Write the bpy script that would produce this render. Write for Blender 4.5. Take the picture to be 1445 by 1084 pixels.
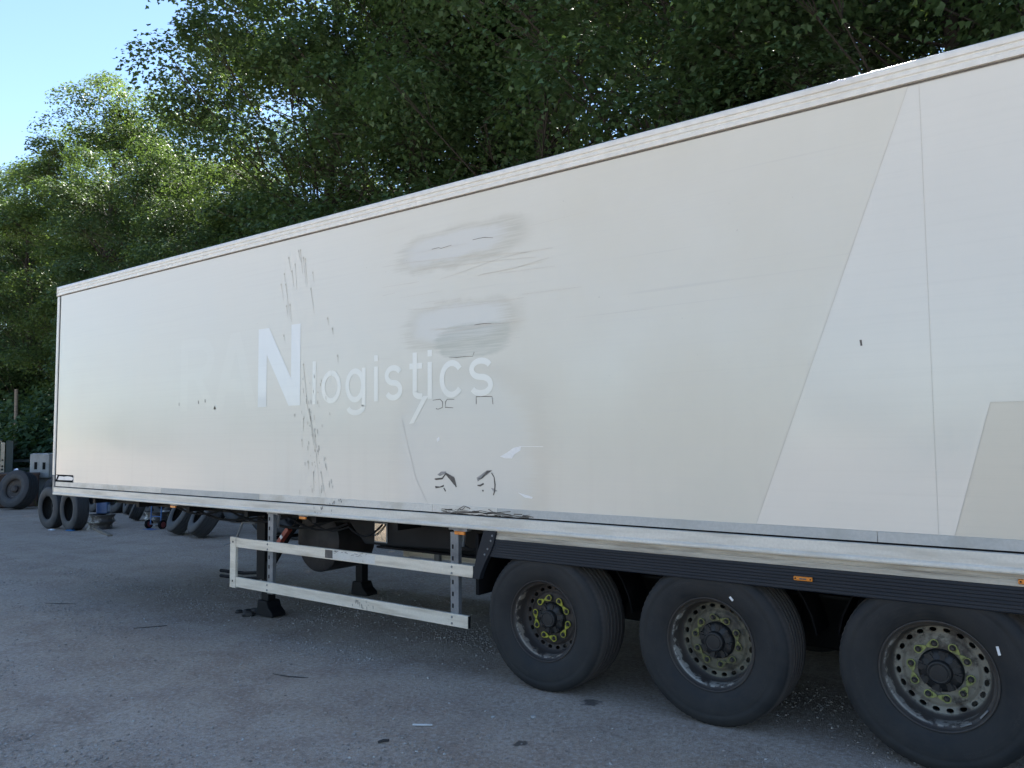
import bpy, math, random
import numpy as np
from mathutils import Vector, Matrix

# ------------------------------------------------------------------ scene, camera, light
for o in list(bpy.data.objects):
    bpy.data.objects.remove(o)
S = bpy.context.scene
COL = S.collection
rnd = random.Random(11)

cam_d = bpy.data.cameras.new('camera')
cam_o = bpy.data.objects.new('camera', cam_d)
COL.objects.link(cam_o)
R_ = Vector((0.79897279, 0.60130839, -0.00840816))
U_ = Vector((0.04673605, -0.0481477, 0.99774623))
F_ = Vector((-0.59954835, 0.79756506, 0.06657148))
M4 = Matrix.Identity(4)
for i in range(3):
    M4[i][0], M4[i][1], M4[i][2] = R_[i], U_[i], -F_[i]
M4[0][3], M4[1][3], M4[2][3] = 11.47276, -4.87990, 1.87394
cam_o.matrix_world = M4
cam_d.sensor_fit = 'HORIZONTAL'
cam_d.sensor_width = 36.0
cam_d.lens = 1113.626 / 1445 * 36.0
cam_d.clip_start = 0.05
cam_d.clip_end = 1500
S.camera = cam_o

SUN_EL = math.radians(47)
SUN_AZ = math.radians(-17)          # from +Y towards +X
sun_dir = Vector((math.sin(SUN_AZ) * math.cos(SUN_EL), math.cos(SUN_AZ) * math.cos(SUN_EL), math.sin(SUN_EL)))
W = bpy.data.worlds.new('World')
S.world = W
W.use_nodes = True
wn = W.node_tree
sky = wn.nodes.new('ShaderNodeTexSky')
sky.sky_type = 'NISHITA'
sky.sun_disc = False
sky.sun_elevation = SUN_EL
sky.sun_rotation = SUN_AZ
sky.air_density = 0.9
sky.dust_density = 0.0
sky.ozone_density = 1.5
wn.links.new(sky.outputs[0], wn.nodes['Background'].inputs[0])
wn.nodes['Background'].inputs[1].default_value = 0.05

sl = bpy.data.lights.new('sun', 'SUN')
sl.energy = 5.0
sl.angle = math.radians(0.53)
sl.color = (1.0, 0.95, 0.87)
so = bpy.data.objects.new('sun', sl)
so.rotation_euler = sun_dir.to_track_quat('Z', 'Y').to_euler()
so.location = (0, 20, 40)
COL.objects.link(so)

S.view_settings.view_transform = 'Standard'
S.view_settings.look = 'None'
S.view_settings.gamma = 1
S.view_settings.use_curve_mapping = False
S.view_settings.exposure = 2.68

def zg(x):
    return -0.16471 + 0.018 * max(-60.0, min(40.0, x))

# ------------------------------------------------------------------ node helpers
class NT:
    def __init__(s, name):
        s.m = bpy.data.materials.new(name)
        s.m.use_nodes = True
        s.t = s.m.node_tree
        s.b = s.t.nodes['Principled BSDF']
        s.out = s.t.nodes['Material Output']
        s._oc = None
    def n(s, typ, **kw):
        nd = s.t.nodes.new(typ)
        for k, v in kw.items():
            setattr(nd, k, v)
        return nd
    def l(s, a, b):
        s.t.links.new(a, b)
    def setin(s, sock, v):
        if isinstance(v, bpy.types.NodeSocket):
            s.l(v, sock)
        else:
            if isinstance(v, (tuple, list)) and len(v) == 3 and sock.type == 'RGBA':
                v = (*v, 1)
            sock.default_value = v
    def oc(s):
        if s._oc is None:
            s._oc = s.n('ShaderNodeTexCoord').outputs['Object']
        return s._oc
    def xyz(s, v=None):
        sp = s.n('ShaderNodeSeparateXYZ')
        s.l(v or s.oc(), sp.inputs[0])
        return sp.outputs
    def math(s, op, a, b=0.0, clamp=False):
        nd = s.n('ShaderNodeMath', operation=op)
        nd.use_clamp = clamp
        s.setin(nd.inputs[0], a)
        s.setin(nd.inputs[1], b)
        return nd.outputs[0]
    def noise(s, scale=5, detail=4, rough=0.55, stretch=(1, 1, 1), off=(0, 0, 0), vec=None, dist=0.0):
        mp = s.n('ShaderNodeMapping')
        mp.inputs['Scale'].default_value = stretch
        mp.inputs['Location'].default_value = off
        s.l(vec or s.oc(), mp.inputs[0])
        nd = s.n('ShaderNodeTexNoise')
        nd.inputs['Scale'].default_value = scale
        nd.inputs['Detail'].default_value = detail
        nd.inputs['Roughness'].default_value = rough
        nd.inputs['Distortion'].default_value = dist
        s.l(mp.outputs[0], nd.inputs['Vector'])
        return nd.outputs[0]
    def ramp(s, v, a, b, lo=0.0, hi=1.0, smooth=True):
        nd = s.n('ShaderNodeMapRange')
        nd.interpolation_type = 'SMOOTHSTEP' if smooth else 'LINEAR'
        s.setin(nd.inputs['Value'], v)
        nd.inputs['From Min'].default_value = a
        nd.inputs['From Max'].default_value = b
        nd.inputs['To Min'].default_value = lo
        nd.inputs['To Max'].default_value = hi
        return nd.outputs[0]
    def mix(s, f, a, b, blend='MIX'):
        nd = s.n('ShaderNodeMix', data_type='RGBA', blend_type=blend)
        s.setin(nd.inputs[0], f)
        s.setin(nd.inputs[6], a)
        s.setin(nd.inputs[7], b)
        return nd.outputs[2]
    def bump(s, h, strength=0.3, dist=0.01, normal=None):
        nd = s.n('ShaderNodeBump')
        nd.inputs['Strength'].default_value = strength
        nd.inputs['Distance'].default_value = dist
        s.l(h, nd.inputs['Height'])
        if normal:
            s.l(normal, nd.inputs['Normal'])
        return nd.outputs[0]
    def done(s, color, rough=0.6, metal=0.0, normal=None, spec=None):
        s.setin(s.b.inputs['Base Color'], color)
        s.setin(s.b.inputs['Roughness'], rough)
        s.setin(s.b.inputs['Metallic'], metal)
        if spec is not None:
            s.b.inputs['Specular IOR Level'].default_value = spec
        if normal:
            s.l(normal, s.b.inputs['Normal'])
        return s.m

def worn(name, base, dirt, scale=4, amount=0.5, rough=0.6, metal=0.0, bump=0.15, stretch=(1, 1, 1), fine=60, spec=None):
    t = NT(name)
    a = t.noise(scale, 6, 0.6, stretch)
    b = t.noise(fine, 3, 0.6)
    f = t.ramp(a, 0.62 - amount * 0.4, 0.75)
    c = t.mix(f, base, dirt)
    c = t.mix(t.ramp(b, 0.3, 0.7, 0.0, 0.35), c, tuple(x * 0.7 for x in base))
    return t.done(c, t.ramp(a, 0.3, 0.7, rough - 0.08, rough + 0.1), metal, t.bump(b, bump, 0.004), spec)

# ------------------------------------------------------------------ mesh helpers
class MB:
    def __init__(s):
        s.v = []; s.f = []; s.mi = []; s.cur = 0
    def add(s, vs, fs):
        k = len(s.v)
        s.v += [tuple(p) for p in vs]
        s.f += [tuple(i + k for i in f) for f in fs]
        s.mi += [s.cur] * len(fs)
        return s
    def box(s, x0, x1, y0, y1, z0, z1, mtx=None):
        vs = [(x0, y0, z0), (x1, y0, z0), (x1, y1, z0), (x0, y1, z0), (x0, y0, z1), (x1, y0, z1), (x1, y1, z1), (x0, y1, z1)]
        if mtx: vs = [mtx @ Vector(p) for p in vs]
        return s.add(vs, [(3, 2, 1, 0), (4, 5, 6, 7), (0, 1, 5, 4), (1, 2, 6, 5), (2, 3, 7, 6), (3, 0, 4, 7)])
    def prism_x(s, prof, x0, x1):            # (y, z) profile swept along x
        n = len(prof)
        vs = [(x0, y, z) for y, z in prof] + [(x1, y, z) for y, z in prof]
        fs = [(i, (i + 1) % n, n + (i + 1) % n, n + i) for i in range(n)]
        return s.add(vs, fs + [tuple(range(n))[::-1], tuple(range(n, 2 * n))])
    def prism_y(s, prof, y0, y1):            # (x, z) outline given a thickness along y
        n = len(prof)
        vs = [(x, y0, z) for x, z in prof] + [(x, y1, z) for x, z in prof]
        fs = [((i + 1) % n, i, n + i, n + (i + 1) % n) for i in range(n)]
        return s.add(vs, fs + [tuple(range(n)), tuple(range(n, 2 * n))[::-1]])
    def lathe(s, prof, seg=64, axis='y', mtx=None, closed=False, wob=None):
        vs = []
        for j, (r, a) in enumerate(prof):
            for i in range(seg):
                t = 2 * math.pi * i / seg
                rr = r + (wob(i, j) if wob else 0)
                p = {'y': (rr * math.cos(t), a, rr * math.sin(t)), 'z': (rr * math.cos(t), rr * math.sin(t), a), 'x': (a, rr * math.cos(t), rr * math.sin(t))}[axis]
                vs.append(mtx @ Vector(p) if mtx else p)
        fs = []
        m = len(prof)
        for j in range(m if closed else m - 1):
            for i in range(seg):
                i2 = (i + 1) % seg; j2 = (j + 1) % m
                fs.append((j * seg + i, j * seg + i2, j2 * seg + i2, j2 * seg + i))
        return s.add(vs, fs)
    def tube(s, pts, rad, n=8, cap=True):
        pts = [Vector(p) for p in pts]
        if not isinstance(rad, (list, tuple)): rad = [rad] * len(pts)
        vs = []
        for i, p in enumerate(pts):
            d = (pts[min(i + 1, len(pts) - 1)] - pts[max(i - 1, 0)]).normalized()
            a = d.cross(Vector((0, 0, 1)) if abs(d.z) < 0.9 else Vector((1, 0, 0))).normalized()
            b = d.cross(a)
            for k in range(n):
                t = 2 * math.pi * k / n
                vs.append(p + (a * math.cos(t) + b * math.sin(t)) * rad[i])
        fs = [(i * n + k, i * n + (k + 1) % n, (i + 1) * n + (k + 1) % n, (i + 1) * n + k) for i in range(len(pts) - 1) for k in range(n)]
        if cap:
            fs += [tuple(range(n))[::-1], tuple(range((len(pts) - 1) * n, len(pts) * n))]
        return s.add(vs, fs)
    def strip(s, pts, w, y=-0.0015, th=0.0012, jitter=0.0, taper=False):    # a thin mark lying on the side panel
        pts = [Vector((p[0], p[1])) for p in pts]
        q = [pts[0]]
        for a, b in zip(pts, pts[1:]):
            k = max(1, int((b - a).length / 0.06))
            for i in range(1, k + 1):
                q.append(a.lerp(b, i / k) + Vector((rnd.uniform(-jitter, jitter), rnd.uniform(-jitter, jitter))))
        L = []; Rr = []
        for i, p in enumerate(q):
            d = (q[min(i + 1, len(q) - 1)] - q[max(i - 1, 0)]).normalized()
            nn = Vector((-d.y, d.x))
            ww = w * 0.5 * rnd.uniform(0.6, 1.2) * ((1 - 0.75 * i / len(q)) if taper else 1)
            L.append(p + nn * ww); Rr.append(p - nn * ww)
        n = len(q)
        vs = [(p.x, y, p.y) for p in L] + [(p.x, y, p.y) for p in Rr]
        return s.add(vs, [(i, i + 1, n + i + 1, n + i) for i in range(n - 1)])
    def build(s, name, mats, parent=None, smooth=False, bevel=0.0, loc=None, auto=40):
        me = bpy.data.meshes.new(name)
        me.from_pydata(s.v, [], s.f)
        mats = mats if isinstance(mats, (list, tuple)) else [mats]
        for m in mats: me.materials.append(m)
        if len(mats) > 1: me.polygons.foreach_set('material_index', s.mi)
        me.validate()
        import bmesh as bm_
        b = bm_.new(); b.from_mesh(me)
        bm_.ops.recalc_face_normals(b, faces=b.faces)
        b.to_mesh(me); b.free()
        if smooth:
            me.polygons.foreach_set('use_smooth', [True] * len(me.polygons))
            try: me.set_sharp_from_angle(angle=math.radians(auto))
            except Exception: pass
        o = bpy.data.objects.new(name, me)
        COL.objects.link(o)
        if bevel:
            md = o.modifiers.new('bevel', 'BEVEL'); md.width = bevel; md.segments = 2; md.limit_method = 'ANGLE'
        if parent is not None: put(o, parent)
        if loc is not None: o.location = loc
        return o

def put(o, parent):
    o.parent = parent
    if parent.get('_root'):
        o.location = -Vector(parent.location) if not parent.get('_local') else (0, 0, 0)
    return o

def thing(name, label, cat, loc, group=None, local=False, rot=None):
    o = bpy.data.objects.new(name, None)
    o.empty_display_size = 0.2
    o.location = loc
    if rot is not None: o.rotation_euler = rot
    COL.objects.link(o)
    tag(o, label, cat, group)
    o['_root'] = 1
    if local: o['_local'] = 1
    return o
def tag(o, label, cat, group=None):
    o['label'] = label; o['category'] = cat
    if group: o['group'] = group
    return o
def kind(o, k):
    o['kind'] = k
    return o
def copy_tree(o, parent=None):
    c = o.copy(); COL.objects.link(c)
    if parent is not None: c.parent = parent
    for ch in o.children: copy_tree(ch, c)
    return c
PEN = [[(6.973,2.184),(7.054,2.189),(7.086,2.164),(7.083,2.12),(7.032,2.108),(7.01,2.112)],[(7.213,2.183),(7.134,2.186),(7.115,2.163),(7.112,2.122),(7.201,2.115)],[(7.446,2.136),(7.446,2.196),(7.606,2.194),(7.615,2.131)]]
DENT_DARK = [[(6.994,1.531),(7.074,1.538),(7.117,1.582),(7.21,1.536),(7.23,1.468),(7.195,1.499),(7.153,1.535),(7.117,1.566),(7.081,1.528),(7.008,1.52)],[(6.997,1.471),(7.052,1.468),(7.098,1.485),(7.092,1.466),(7.037,1.457),(7.005,1.452)],[(7.444,1.552),(7.484,1.543),(7.551,1.606),(7.604,1.61),(7.565,1.591),(7.511,1.549),(7.484,1.536)]]
DENT_GREY = [[(7.023,1.564),(7.067,1.592),(7.124,1.593),(7.103,1.571),(7.052,1.554)],[(7.124,1.582),(7.21,1.552),(7.23,1.479),(7.202,1.488),(7.153,1.545)],[(7.444,1.549),(7.551,1.611),(7.604,1.614),(7.564,1.581),(7.511,1.559),(7.457,1.519)],[(7.59,1.474),(7.622,1.47),(7.655,1.451),(7.616,1.445)]]
DENT_LINE = [[(7.597,1.592),(7.623,1.562),(7.632,1.501),(7.626,1.45),(7.613,1.417)],[(7.454,1.49),(7.484,1.486),(7.517,1.506)],[(7.095,1.458),(7.114,1.432)],[(7.504,1.454),(7.517,1.444)],[(6.994,1.528),(7.081,1.536),(7.119,1.578),(7.21,1.536),(7.232,1.468)]]
CHIP = [[(7.683,1.72),(7.76,1.756),(7.811,1.787),(7.887,1.802),(7.88,1.767),(7.823,1.737),(7.798,1.706),(7.734,1.706)],[(7.851,1.448),(7.895,1.439),(7.992,1.419),(7.986,1.406),(7.919,1.411)],[(7.017,1.861),(7.046,1.881),(7.05,1.85),(7.024,1.834)],[(7.887,1.801),(8.093,1.799),(8.093,1.795),(7.886,1.796)]]
SCRAPE = [[(7.008,1.246),(7.208,1.262),(7.429,1.276),(7.627,1.273),(7.818,1.268),(7.954,1.268)],[(7.194,1.266),(7.32,1.278),(7.482,1.27),(7.64,1.28),(7.793,1.271)],[(7.25,1.288),(7.313,1.319),(7.381,1.309)],[(7.264,1.296),(7.292,1.284),(7.334,1.315)],[(7.402,1.282),(7.496,1.294),(7.588,1.286)],[(7.569,1.307),(7.612,1.292),(7.634,1.286)],[(6.993,1.242),(7.18,1.249)]]
FAINT = [[(6.614,2.032),(6.738,1.652),(6.784,1.52),(6.919,1.317),(6.978,1.277)],[(6.37,3.395),(6.665,3.392),(7.362,3.35),(7.929,3.297),(8.198,3.293)],[(7.053,3.196),(7.324,3.229),(7.712,3.286),(7.961,3.296)],[(6.37,3.211),(6.818,3.208)],[(6.37,3.134),(6.53,3.146)],[(7.003,2.773),(7.358,2.77),(7.588,2.772),(7.741,2.762)],[(7.042,2.734),(7.622,2.766),(7.955,2.768)],[(6.686,2.979),(7.268,2.94),(7.925,2.943)],[(6.788,3.315),(7.214,3.293),(7.575,3.275),(8.041,3.245)],[(7.468,3.175),(7.812,3.184),(8.166,3.22)]]
CRACK = [[(6.966,3.467),(7.044,3.469),(7.073,3.456),(7.187,3.469)],[(7.417,3.476),(7.541,3.48),(7.628,3.46)],[(7.155,2.534),(7.247,2.523),(7.32,2.529),(7.41,2.52),(7.428,2.556)],[(7.43,2.777),(7.536,2.777),(7.605,2.77)]]
DRIP = [[(5.033,3.672),(5.074,3.504)],[(4.967,3.518),(4.982,3.435)],[(4.917,3.416),(4.963,3.248)],[(4.991,3.407),(5.027,3.241),(5.073,3.048)],[(5.135,3.59),(5.149,3.494),(5.164,3.332)],[(5.188,3.717),(5.231,3.59)],[(5.217,3.72),(5.253,3.481)],[(5.263,3.639),(5.308,3.341)],[(5.292,3.621),(5.324,3.366)],[(5.086,3.529),(5.118,3.364)],[(5.062,3.196),(5.09,3.02)],[(5.007,3.189),(5.03,3.079)],[(5.407,3.473),(5.428,3.379)],[(5.381,3.319),(5.432,3.065)],[(5.629,3.007),(5.645,2.942)],[(5.699,2.899),(5.711,2.847)],[(5.773,2.64),(5.785,2.577)],[(5.278,2.588),(5.309,2.399),(5.344,2.191),(5.394,2.035),(5.436,1.831),(5.489,1.704),(5.514,1.528),(5.54,1.315)],[(5.373,2.151),(5.415,1.984),(5.464,1.805),(5.489,1.653)],[(5.454,1.958),(5.48,1.78)],[(5.549,1.554),(5.577,1.454),(5.624,1.319)],[(5.15,2.105),(5.155,2.079)],[(5.286,2.063),(5.287,1.947)],[(5.264,1.857),(5.273,1.792)],[(5.36,1.652),(5.372,1.576)],[(5.44,1.551),(5.454,1.375)],[(4.969,2.897),(4.979,2.842)]]
SMALL = [('l',(5.415,5.467,2.205,2.608)),('o',(5.548,5.824,2.192,2.507)),('g',(5.896,6.157,2.077,2.503)),('i',(6.271,6.31,2.203,2.615)),('s',(6.4,6.62,2.195,2.527)),('t',(6.703,6.855,2.205,2.6)),('i',(6.915,6.968,2.204,2.617)),('c',(7.052,7.322,2.19,2.512)),('s',(7.374,7.62,2.205,2.514))]
BIG = [('M',(1.515,2.264,2.248,3.008)),('O',(2.368,3.001,2.206,2.969)),('R',(3.104,3.813,2.201,2.993)),('A',(3.765,4.528,2.2,2.954)),('N',(4.555,5.231,2.195,3.001))]
SLASH = [(6.867,2.225),(6.924,2.223),(6.758,1.995),(6.7,1.991)]
# ------------------------------------------------------------------ materials
def panel_material(name='panel_paint', tint=1.0, gloss=0.0):
    t = NT(name)
    x, y, z = t.xyz()
    streak = t.noise(1.0, 5, 0.7, (0.5, 1, 55))
    brush = t.noise(1.0, 4, 0.65, (2.2, 1, 70), (3, 0, 1))
    blot = t.noise(0.9, 5, 0.6)
    runs = t.noise(1.0, 4, 0.6, (9, 1, 0.5))
    wob = t.noise(3.5, 3, 0.6)
    wx = t.math('ADD', x, t.math('ADD', t.math('MULTIPLY', t.math('SUBTRACT', wob, 0.5), 0.16), t.math('MULTIPLY', t.math('SUBTRACT', brush, 0.5), 0.30)))
    wz = t.math('ADD', z, t.math('MULTIPLY', t.math('SUBTRACT', wob, 0.5), 0.14))
    def rbox(cx, cz, hx, hz, soft, tilt=0.0):
        zz = t.math('SUBTRACT', wz, cz)
        if tilt: zz = t.math('SUBTRACT', zz, t.math('MULTIPLY', t.math('SUBTRACT', x, cx), tilt))
        ax = t.math('POWER', t.math('ABSOLUTE', t.math('DIVIDE', t.math('SUBTRACT', wx, cx), hx)), 3.0)
        az = t.math('POWER', t.math('ABSOLUTE', t.math('DIVIDE', zz, hz)), 3.0)
        r = t.math('POWER', t.math('ADD', ax, az), 0.333)
        return t.ramp(r, 1 - soft, 1 + soft, 1.0, 0.0)
    white = tuple(v * tint for v in (0.605, 0.600, 0.540))
    dirty = tuple(v * tint for v in (0.525, 0.505, 0.420))
    warm = t.ramp(x, 4.5, 9.0, 0.10, 0.75)
    f = t.math('MULTIPLY', warm, t.ramp(blot, 0.25, 0.75, 0.55, 1.0))
    c = t.mix(f, white, dirty)
    c = t.mix(t.ramp(streak, 0.40, 0.80, 0.0, 0.30), c, (0.52, 0.50, 0.46))
    c = t.mix(t.math('MULTIPLY', t.ramp(runs, 0.50, 0.80), t.ramp(z, 1.2, 2.4, 0.28, 0.06)), c, (0.50, 0.47, 0.41))
    # grime cloud under the lettering and its brown tide mark
    c = t.mix(t.math('MULTIPLY', rbox(7.25, 1.72, 0.68, 0.62, 0.22), 0.35), c, (0.52, 0.54, 0.53))
    edge = t.math('SUBTRACT', rbox(7.36, 1.75, 0.78, 0.70, 0.22), rbox(7.32, 1.72, 0.70, 0.62, 0.15), clamp=True)
    c = t.mix(t.math('MULTIPLY', edge, 0.42), c, (0.45, 0.42, 0.36))
    # wiped and repainted patches
    bm = t.ramp(brush, 0.36, 0.64, 0.45, 1.0)
    c = t.mix(t.math('MULTIPLY', rbox(7.27, 3.45, 0.70, 0.175, 0.16, 0.05), t.math('MULTIPLY', bm, 0.62)), c, (0.40, 0.38, 0.31))
    c = t.mix(t.math('MULTIPLY', rbox(7.20, 3.465, 0.52, 0.115, 0.22, 0.05), 0.92), c, (0.54, 0.54, 0.50))
    c = t.mix(t.math('MULTIPLY', rbox(7.28, 2.80, 0.62, 0.20, 0.15, 0.02), t.math('MULTIPLY', bm, 0.55)), c, (0.41, 0.385, 0.315))
    c = t.mix(t.math('MULTIPLY', rbox(7.24, 2.82, 0.48, 0.14, 0.22, 0.02), 0.9), c, (0.55, 0.55, 0.51))
    c = t.mix(t.math('MULTIPLY', rbox(7.40, 2.655, 0.37, 0.135, 0.13), t.math('MULTIPLY', bm, 0.7)), c, (0.37, 0.375, 0.325))
    # dark scuff lines running along the panel
    sc = t.noise(1.0, 2, 0.5, (0.35, 1, 26), (7, 0, 3))
    zone = rbox(8.6, 3.1, 2.2, 0.75, 0.5)
    c = t.mix(t.math('MULTIPLY', t.ramp(sc, 0.64, 0.74), t.math('MULTIPLY', zone, 0.16)), c, (0.35, 0.34, 0.33))
    sp = t.noise(28, 2, 0.5)
    c = t.mix(t.ramp(sp, 0.76, 0.79, 0, 0.5), c, (0.30, 0.28, 0.25))
    wav = t.noise(1.4, 2, 0.5, (0.6, 1, 1))
    nrm = t.bump(streak, 0.04, 0.002)
    nrm = t.bump(wav, 0.12, 0.02, nrm)
    return t.done(c, t.ramp(blot, 0.3, 0.7, 0.13 - gloss, 0.26 - gloss), 0.0, nrm)

def vinyl(name, col, rough, amt=0.25):
    t = NT(name)
    b = t.noise(1.1, 5, 0.6); s_ = t.noise(1.0, 4, 0.65, (0.6, 1, 40))
    c = t.mix(t.ramp(b, 0.3, 0.75, 0, amt), col, tuple(v * 0.86 for v in col))
    c = t.mix(t.ramp(s_, 0.45, 0.8, 0, 0.15), c, tuple(v * 0.75 for v in col))
    wav = t.noise(1.6, 2, 0.5, (0.6, 1, 1))
    return t.done(c, rough, 0.0, t.bump(wav, 0.10, 0.02))

M = {}
M['panel'] = panel_material()
M['vinyl'] = vinyl('white_vinyl', (0.597, 0.588, 0.530), 0.13)
M['beige_film'] = vinyl('beige_film', (0.535, 0.512, 0.435), 0.22)
M['letter_n'] = vinyl('letter_film', (0.66, 0.68, 0.665), 0.08)
M['letter_faint'] = panel_material('faded_letter_film', 1.022, 0.04)
M['letter_ghost'] = panel_material('letter_ghost', 1.003, 0.0)
M['letter_word'] = vinyl('word_film', (0.68, 0.685, 0.635), 0.12)
M['rail'] = worn('white_rail', (0.64, 0.635, 0.59), (0.57, 0.56, 0.515), 2.0, 0.3, 0.28, bump=0.03, stretch=(0.6, 1, 1), fine=18)
M['rail_low'] = worn('lower_rail', (0.63, 0.605, 0.535), (0.45, 0.41, 0.335), 2.2, 0.55, 0.38, bump=0.08, stretch=(0.8, 1, 7))
M['strip_grey'] = worn('strip_grey', (0.42, 0.43, 0.41), (0.34, 0.34, 0.31), 3, 0.4, 0.45, bump=0.05)
M['strip_beige'] = worn('strip_beige', (0.60, 0.585, 0.53), (0.42, 0.38, 0.30), 3, 0.5, 0.42, bump=0.05)
M['beam'] = worn('dirty_beige_beam', (0.47, 0.43, 0.35), (0.20, 0.17, 0.13), 3, 0.65, 0.6, stretch=(0.8, 1, 10))
M['skirt'] = worn('skirt_plastic', (0.012, 0.0155, 0.022), (0.020, 0.021, 0.024), 2, 0.45, 0.55, stretch=(0.6, 1, 6), spec=0.25)
M['chassis'] = worn('chassis_paint', (0.007, 0.008, 0.010), (0.016, 0.015, 0.014), 4, 0.5, 0.65, spec=0.2)
M['galv'] = worn('galvanised_steel', (0.20, 0.21, 0.22), (0.10, 0.10, 0.10), 5, 0.5, 0.5, 0.3)
M['alu'] = worn('guard_aluminium', (0.70, 0.635, 0.52), (0.44, 0.37, 0.27), 3.0, 0.55, 0.42, 0.0, 0.08, (0.6, 1, 6))
M['black'] = worn('black_rubber_seal', (0.008, 0.008, 0.009), (0.016, 0.016, 0.016), 6, 0.4, 0.8, spec=0.1)
M['joint'] = worn('joint_line', (0.46, 0.445, 0.39), (0.46, 0.44, 0.38), 14, 0.5, 0.6)
M['hole'] = worn('dark_void', (0.006, 0.006, 0.006), (0.01, 0.01, 0.01), 6, 0.3, 0.9)
M['grimeline'] = worn('dark_grime', (0.09, 0.08, 0.07), (0.17, 0.155, 0.135), 20, 0.5, 0.8)
M['greymark'] = worn('grey_scrape', (0.24, 0.235, 0.225), (0.38, 0.37, 0.35), 25, 0.6, 0.7)
M['faintmark'] = worn('faint_scratch', (0.47, 0.445, 0.40), (0.55, 0.52, 0.46), 14, 0.5, 0.6)
M['drip'] = worn('dried_drip', (0.39, 0.37, 0.31), (0.50, 0.48, 0.44), 16, 0.5, 0.6)
M['chip'] = worn('bare_white_chip', (0.74, 0.74, 0.71), (0.7, 0.7, 0.7), 20, 0.4, 0.4)
M['plate_white'] = worn('plate_white', (0.78, 0.77, 0.75), (0.6, 0.58, 0.55), 12, 0.4, 0.4)
M['amber'] = worn('amber_lens', (0.62, 0.20, 0.02), (0.40, 0.10, 0.01), 30, 0.4, 0.18, bump=0.02)
M['redpaint'] = worn('red_paint', (0.34, 0.06, 0.035), (0.12, 0.04, 0.03), 12, 0.5, 0.5)
M['brown'] = worn('brown_tank', (0.03, 0.026, 0.025), (0.016, 0.014, 0.014), 5, 0.5, 0.6)
M['mirror'] = worn('polished_plate', (0.62, 0.58, 0.50), (0.30, 0.28, 0.25), 14, 0.6, 0.22, 0.85)
M['yellow'] = worn('yellow_indicator', (0.36, 0.35, 0.035), (0.17, 0.155, 0.04), 30, 0.4, 0.5)
M['olive'] = worn('grimy_indicator', (0.17, 0.17, 0.05), (0.07, 0.065, 0.04), 30, 0.6, 0.6)
M['lime'] = worn('faded_indicator', (0.27, 0.29, 0.08), (0.13, 0.12, 0.08), 30, 0.6, 0.6)
M['hub'] = worn('hub_iron', (0.012, 0.013, 0.015), (0.03, 0.028, 0.026), 14, 0.5, 0.5, 0.2)
M['nut'] = worn('nut_steel', (0.045, 0.042, 0.04), (0.04, 0.03, 0.03), 20, 0.5, 0.5, 0.3)

def tyre_material(name, k=1.0, tread=(0.085, 0.074, 0.067)):
    t = NT(name)
    x, y, z = t.xyz()
    r = t.math('SQRT', t.math('ADD', t.math('POWER', x, 2.0), t.math('POWER', z, 2.0)))
    n = t.noise(5, 6, 0.65)
    c = t.mix(t.ramp(n, 0.30, 0.65, 0, 1.0), tuple(v * k for v in (0.013, 0.0145, 0.0165)), tuple(v * k for v in (0.027, 0.0265, 0.026)))
    # dusty brown tread and dust band round the bead
    c = t.mix(t.math('MULTIPLY', t.ramp(r, 0.505, 0.516), t.ramp(n, 0.2, 0.8, 0.6, 1.0)), c, tread)
    c = t.mix(t.ramp(r, 0.335, 0.30, 0, 0.35), c, (0.028, 0.026, 0.024))
    ang = t.math('ARCTAN2', z, x)
    cv = t.n('ShaderNodeCombineXYZ')
    t.l(t.math('MULTIPLY', ang, 46.0), cv.inputs[0]); t.l(t.math('MULTIPLY', r, 130.0), cv.inputs[1])
    marks = t.noise(1.0, 1, 0.4, vec=cv.outputs[0])
    gate = t.noise(0.045, 0, 0.5, vec=cv.outputs[0])
    band = t.math('MULTIPLY', t.ramp(r, 0.392, 0.396), t.ramp(r, 0.424, 0.420))
    mk = t.math('MULTIPLY', t.math('MULTIPLY', t.ramp(marks, 0.50, 0.54), t.ramp(gate, 0.47, 0.52)), band)
    c = t.mix(t.math('MULTIPLY', mk, 0.45), c, (0.035, 0.034, 0.033))
    mudn = t.noise(2.2, 5, 0.7, off=(3, 1, 2))
    c = t.mix(t.ramp(mudn, 0.50, 0.74, 0, 0.5), c, (0.045, 0.041, 0.037))
    rings = t.n('ShaderNodeMath', operation='SINE')
    t.l(t.math('MULTIPLY', r, 330.0), rings.inputs[0])
    fine = t.noise(70, 3, 0.6)
    nb = t.bump(rings.outputs[0], 0.10, 0.001)
    return t.done(c, t.ramp(n, 0.3, 0.7, 0.62, 0.8), 0.0, t.bump(fine, 0.15, 0.003, nb), 0.3)
M['tyre'] = tyre_material('tyre_rubber')
M['tyre_old'] = tyre_material('old_tyre_rubber', 2.6, (0.036, 0.037, 0.040))

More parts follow.
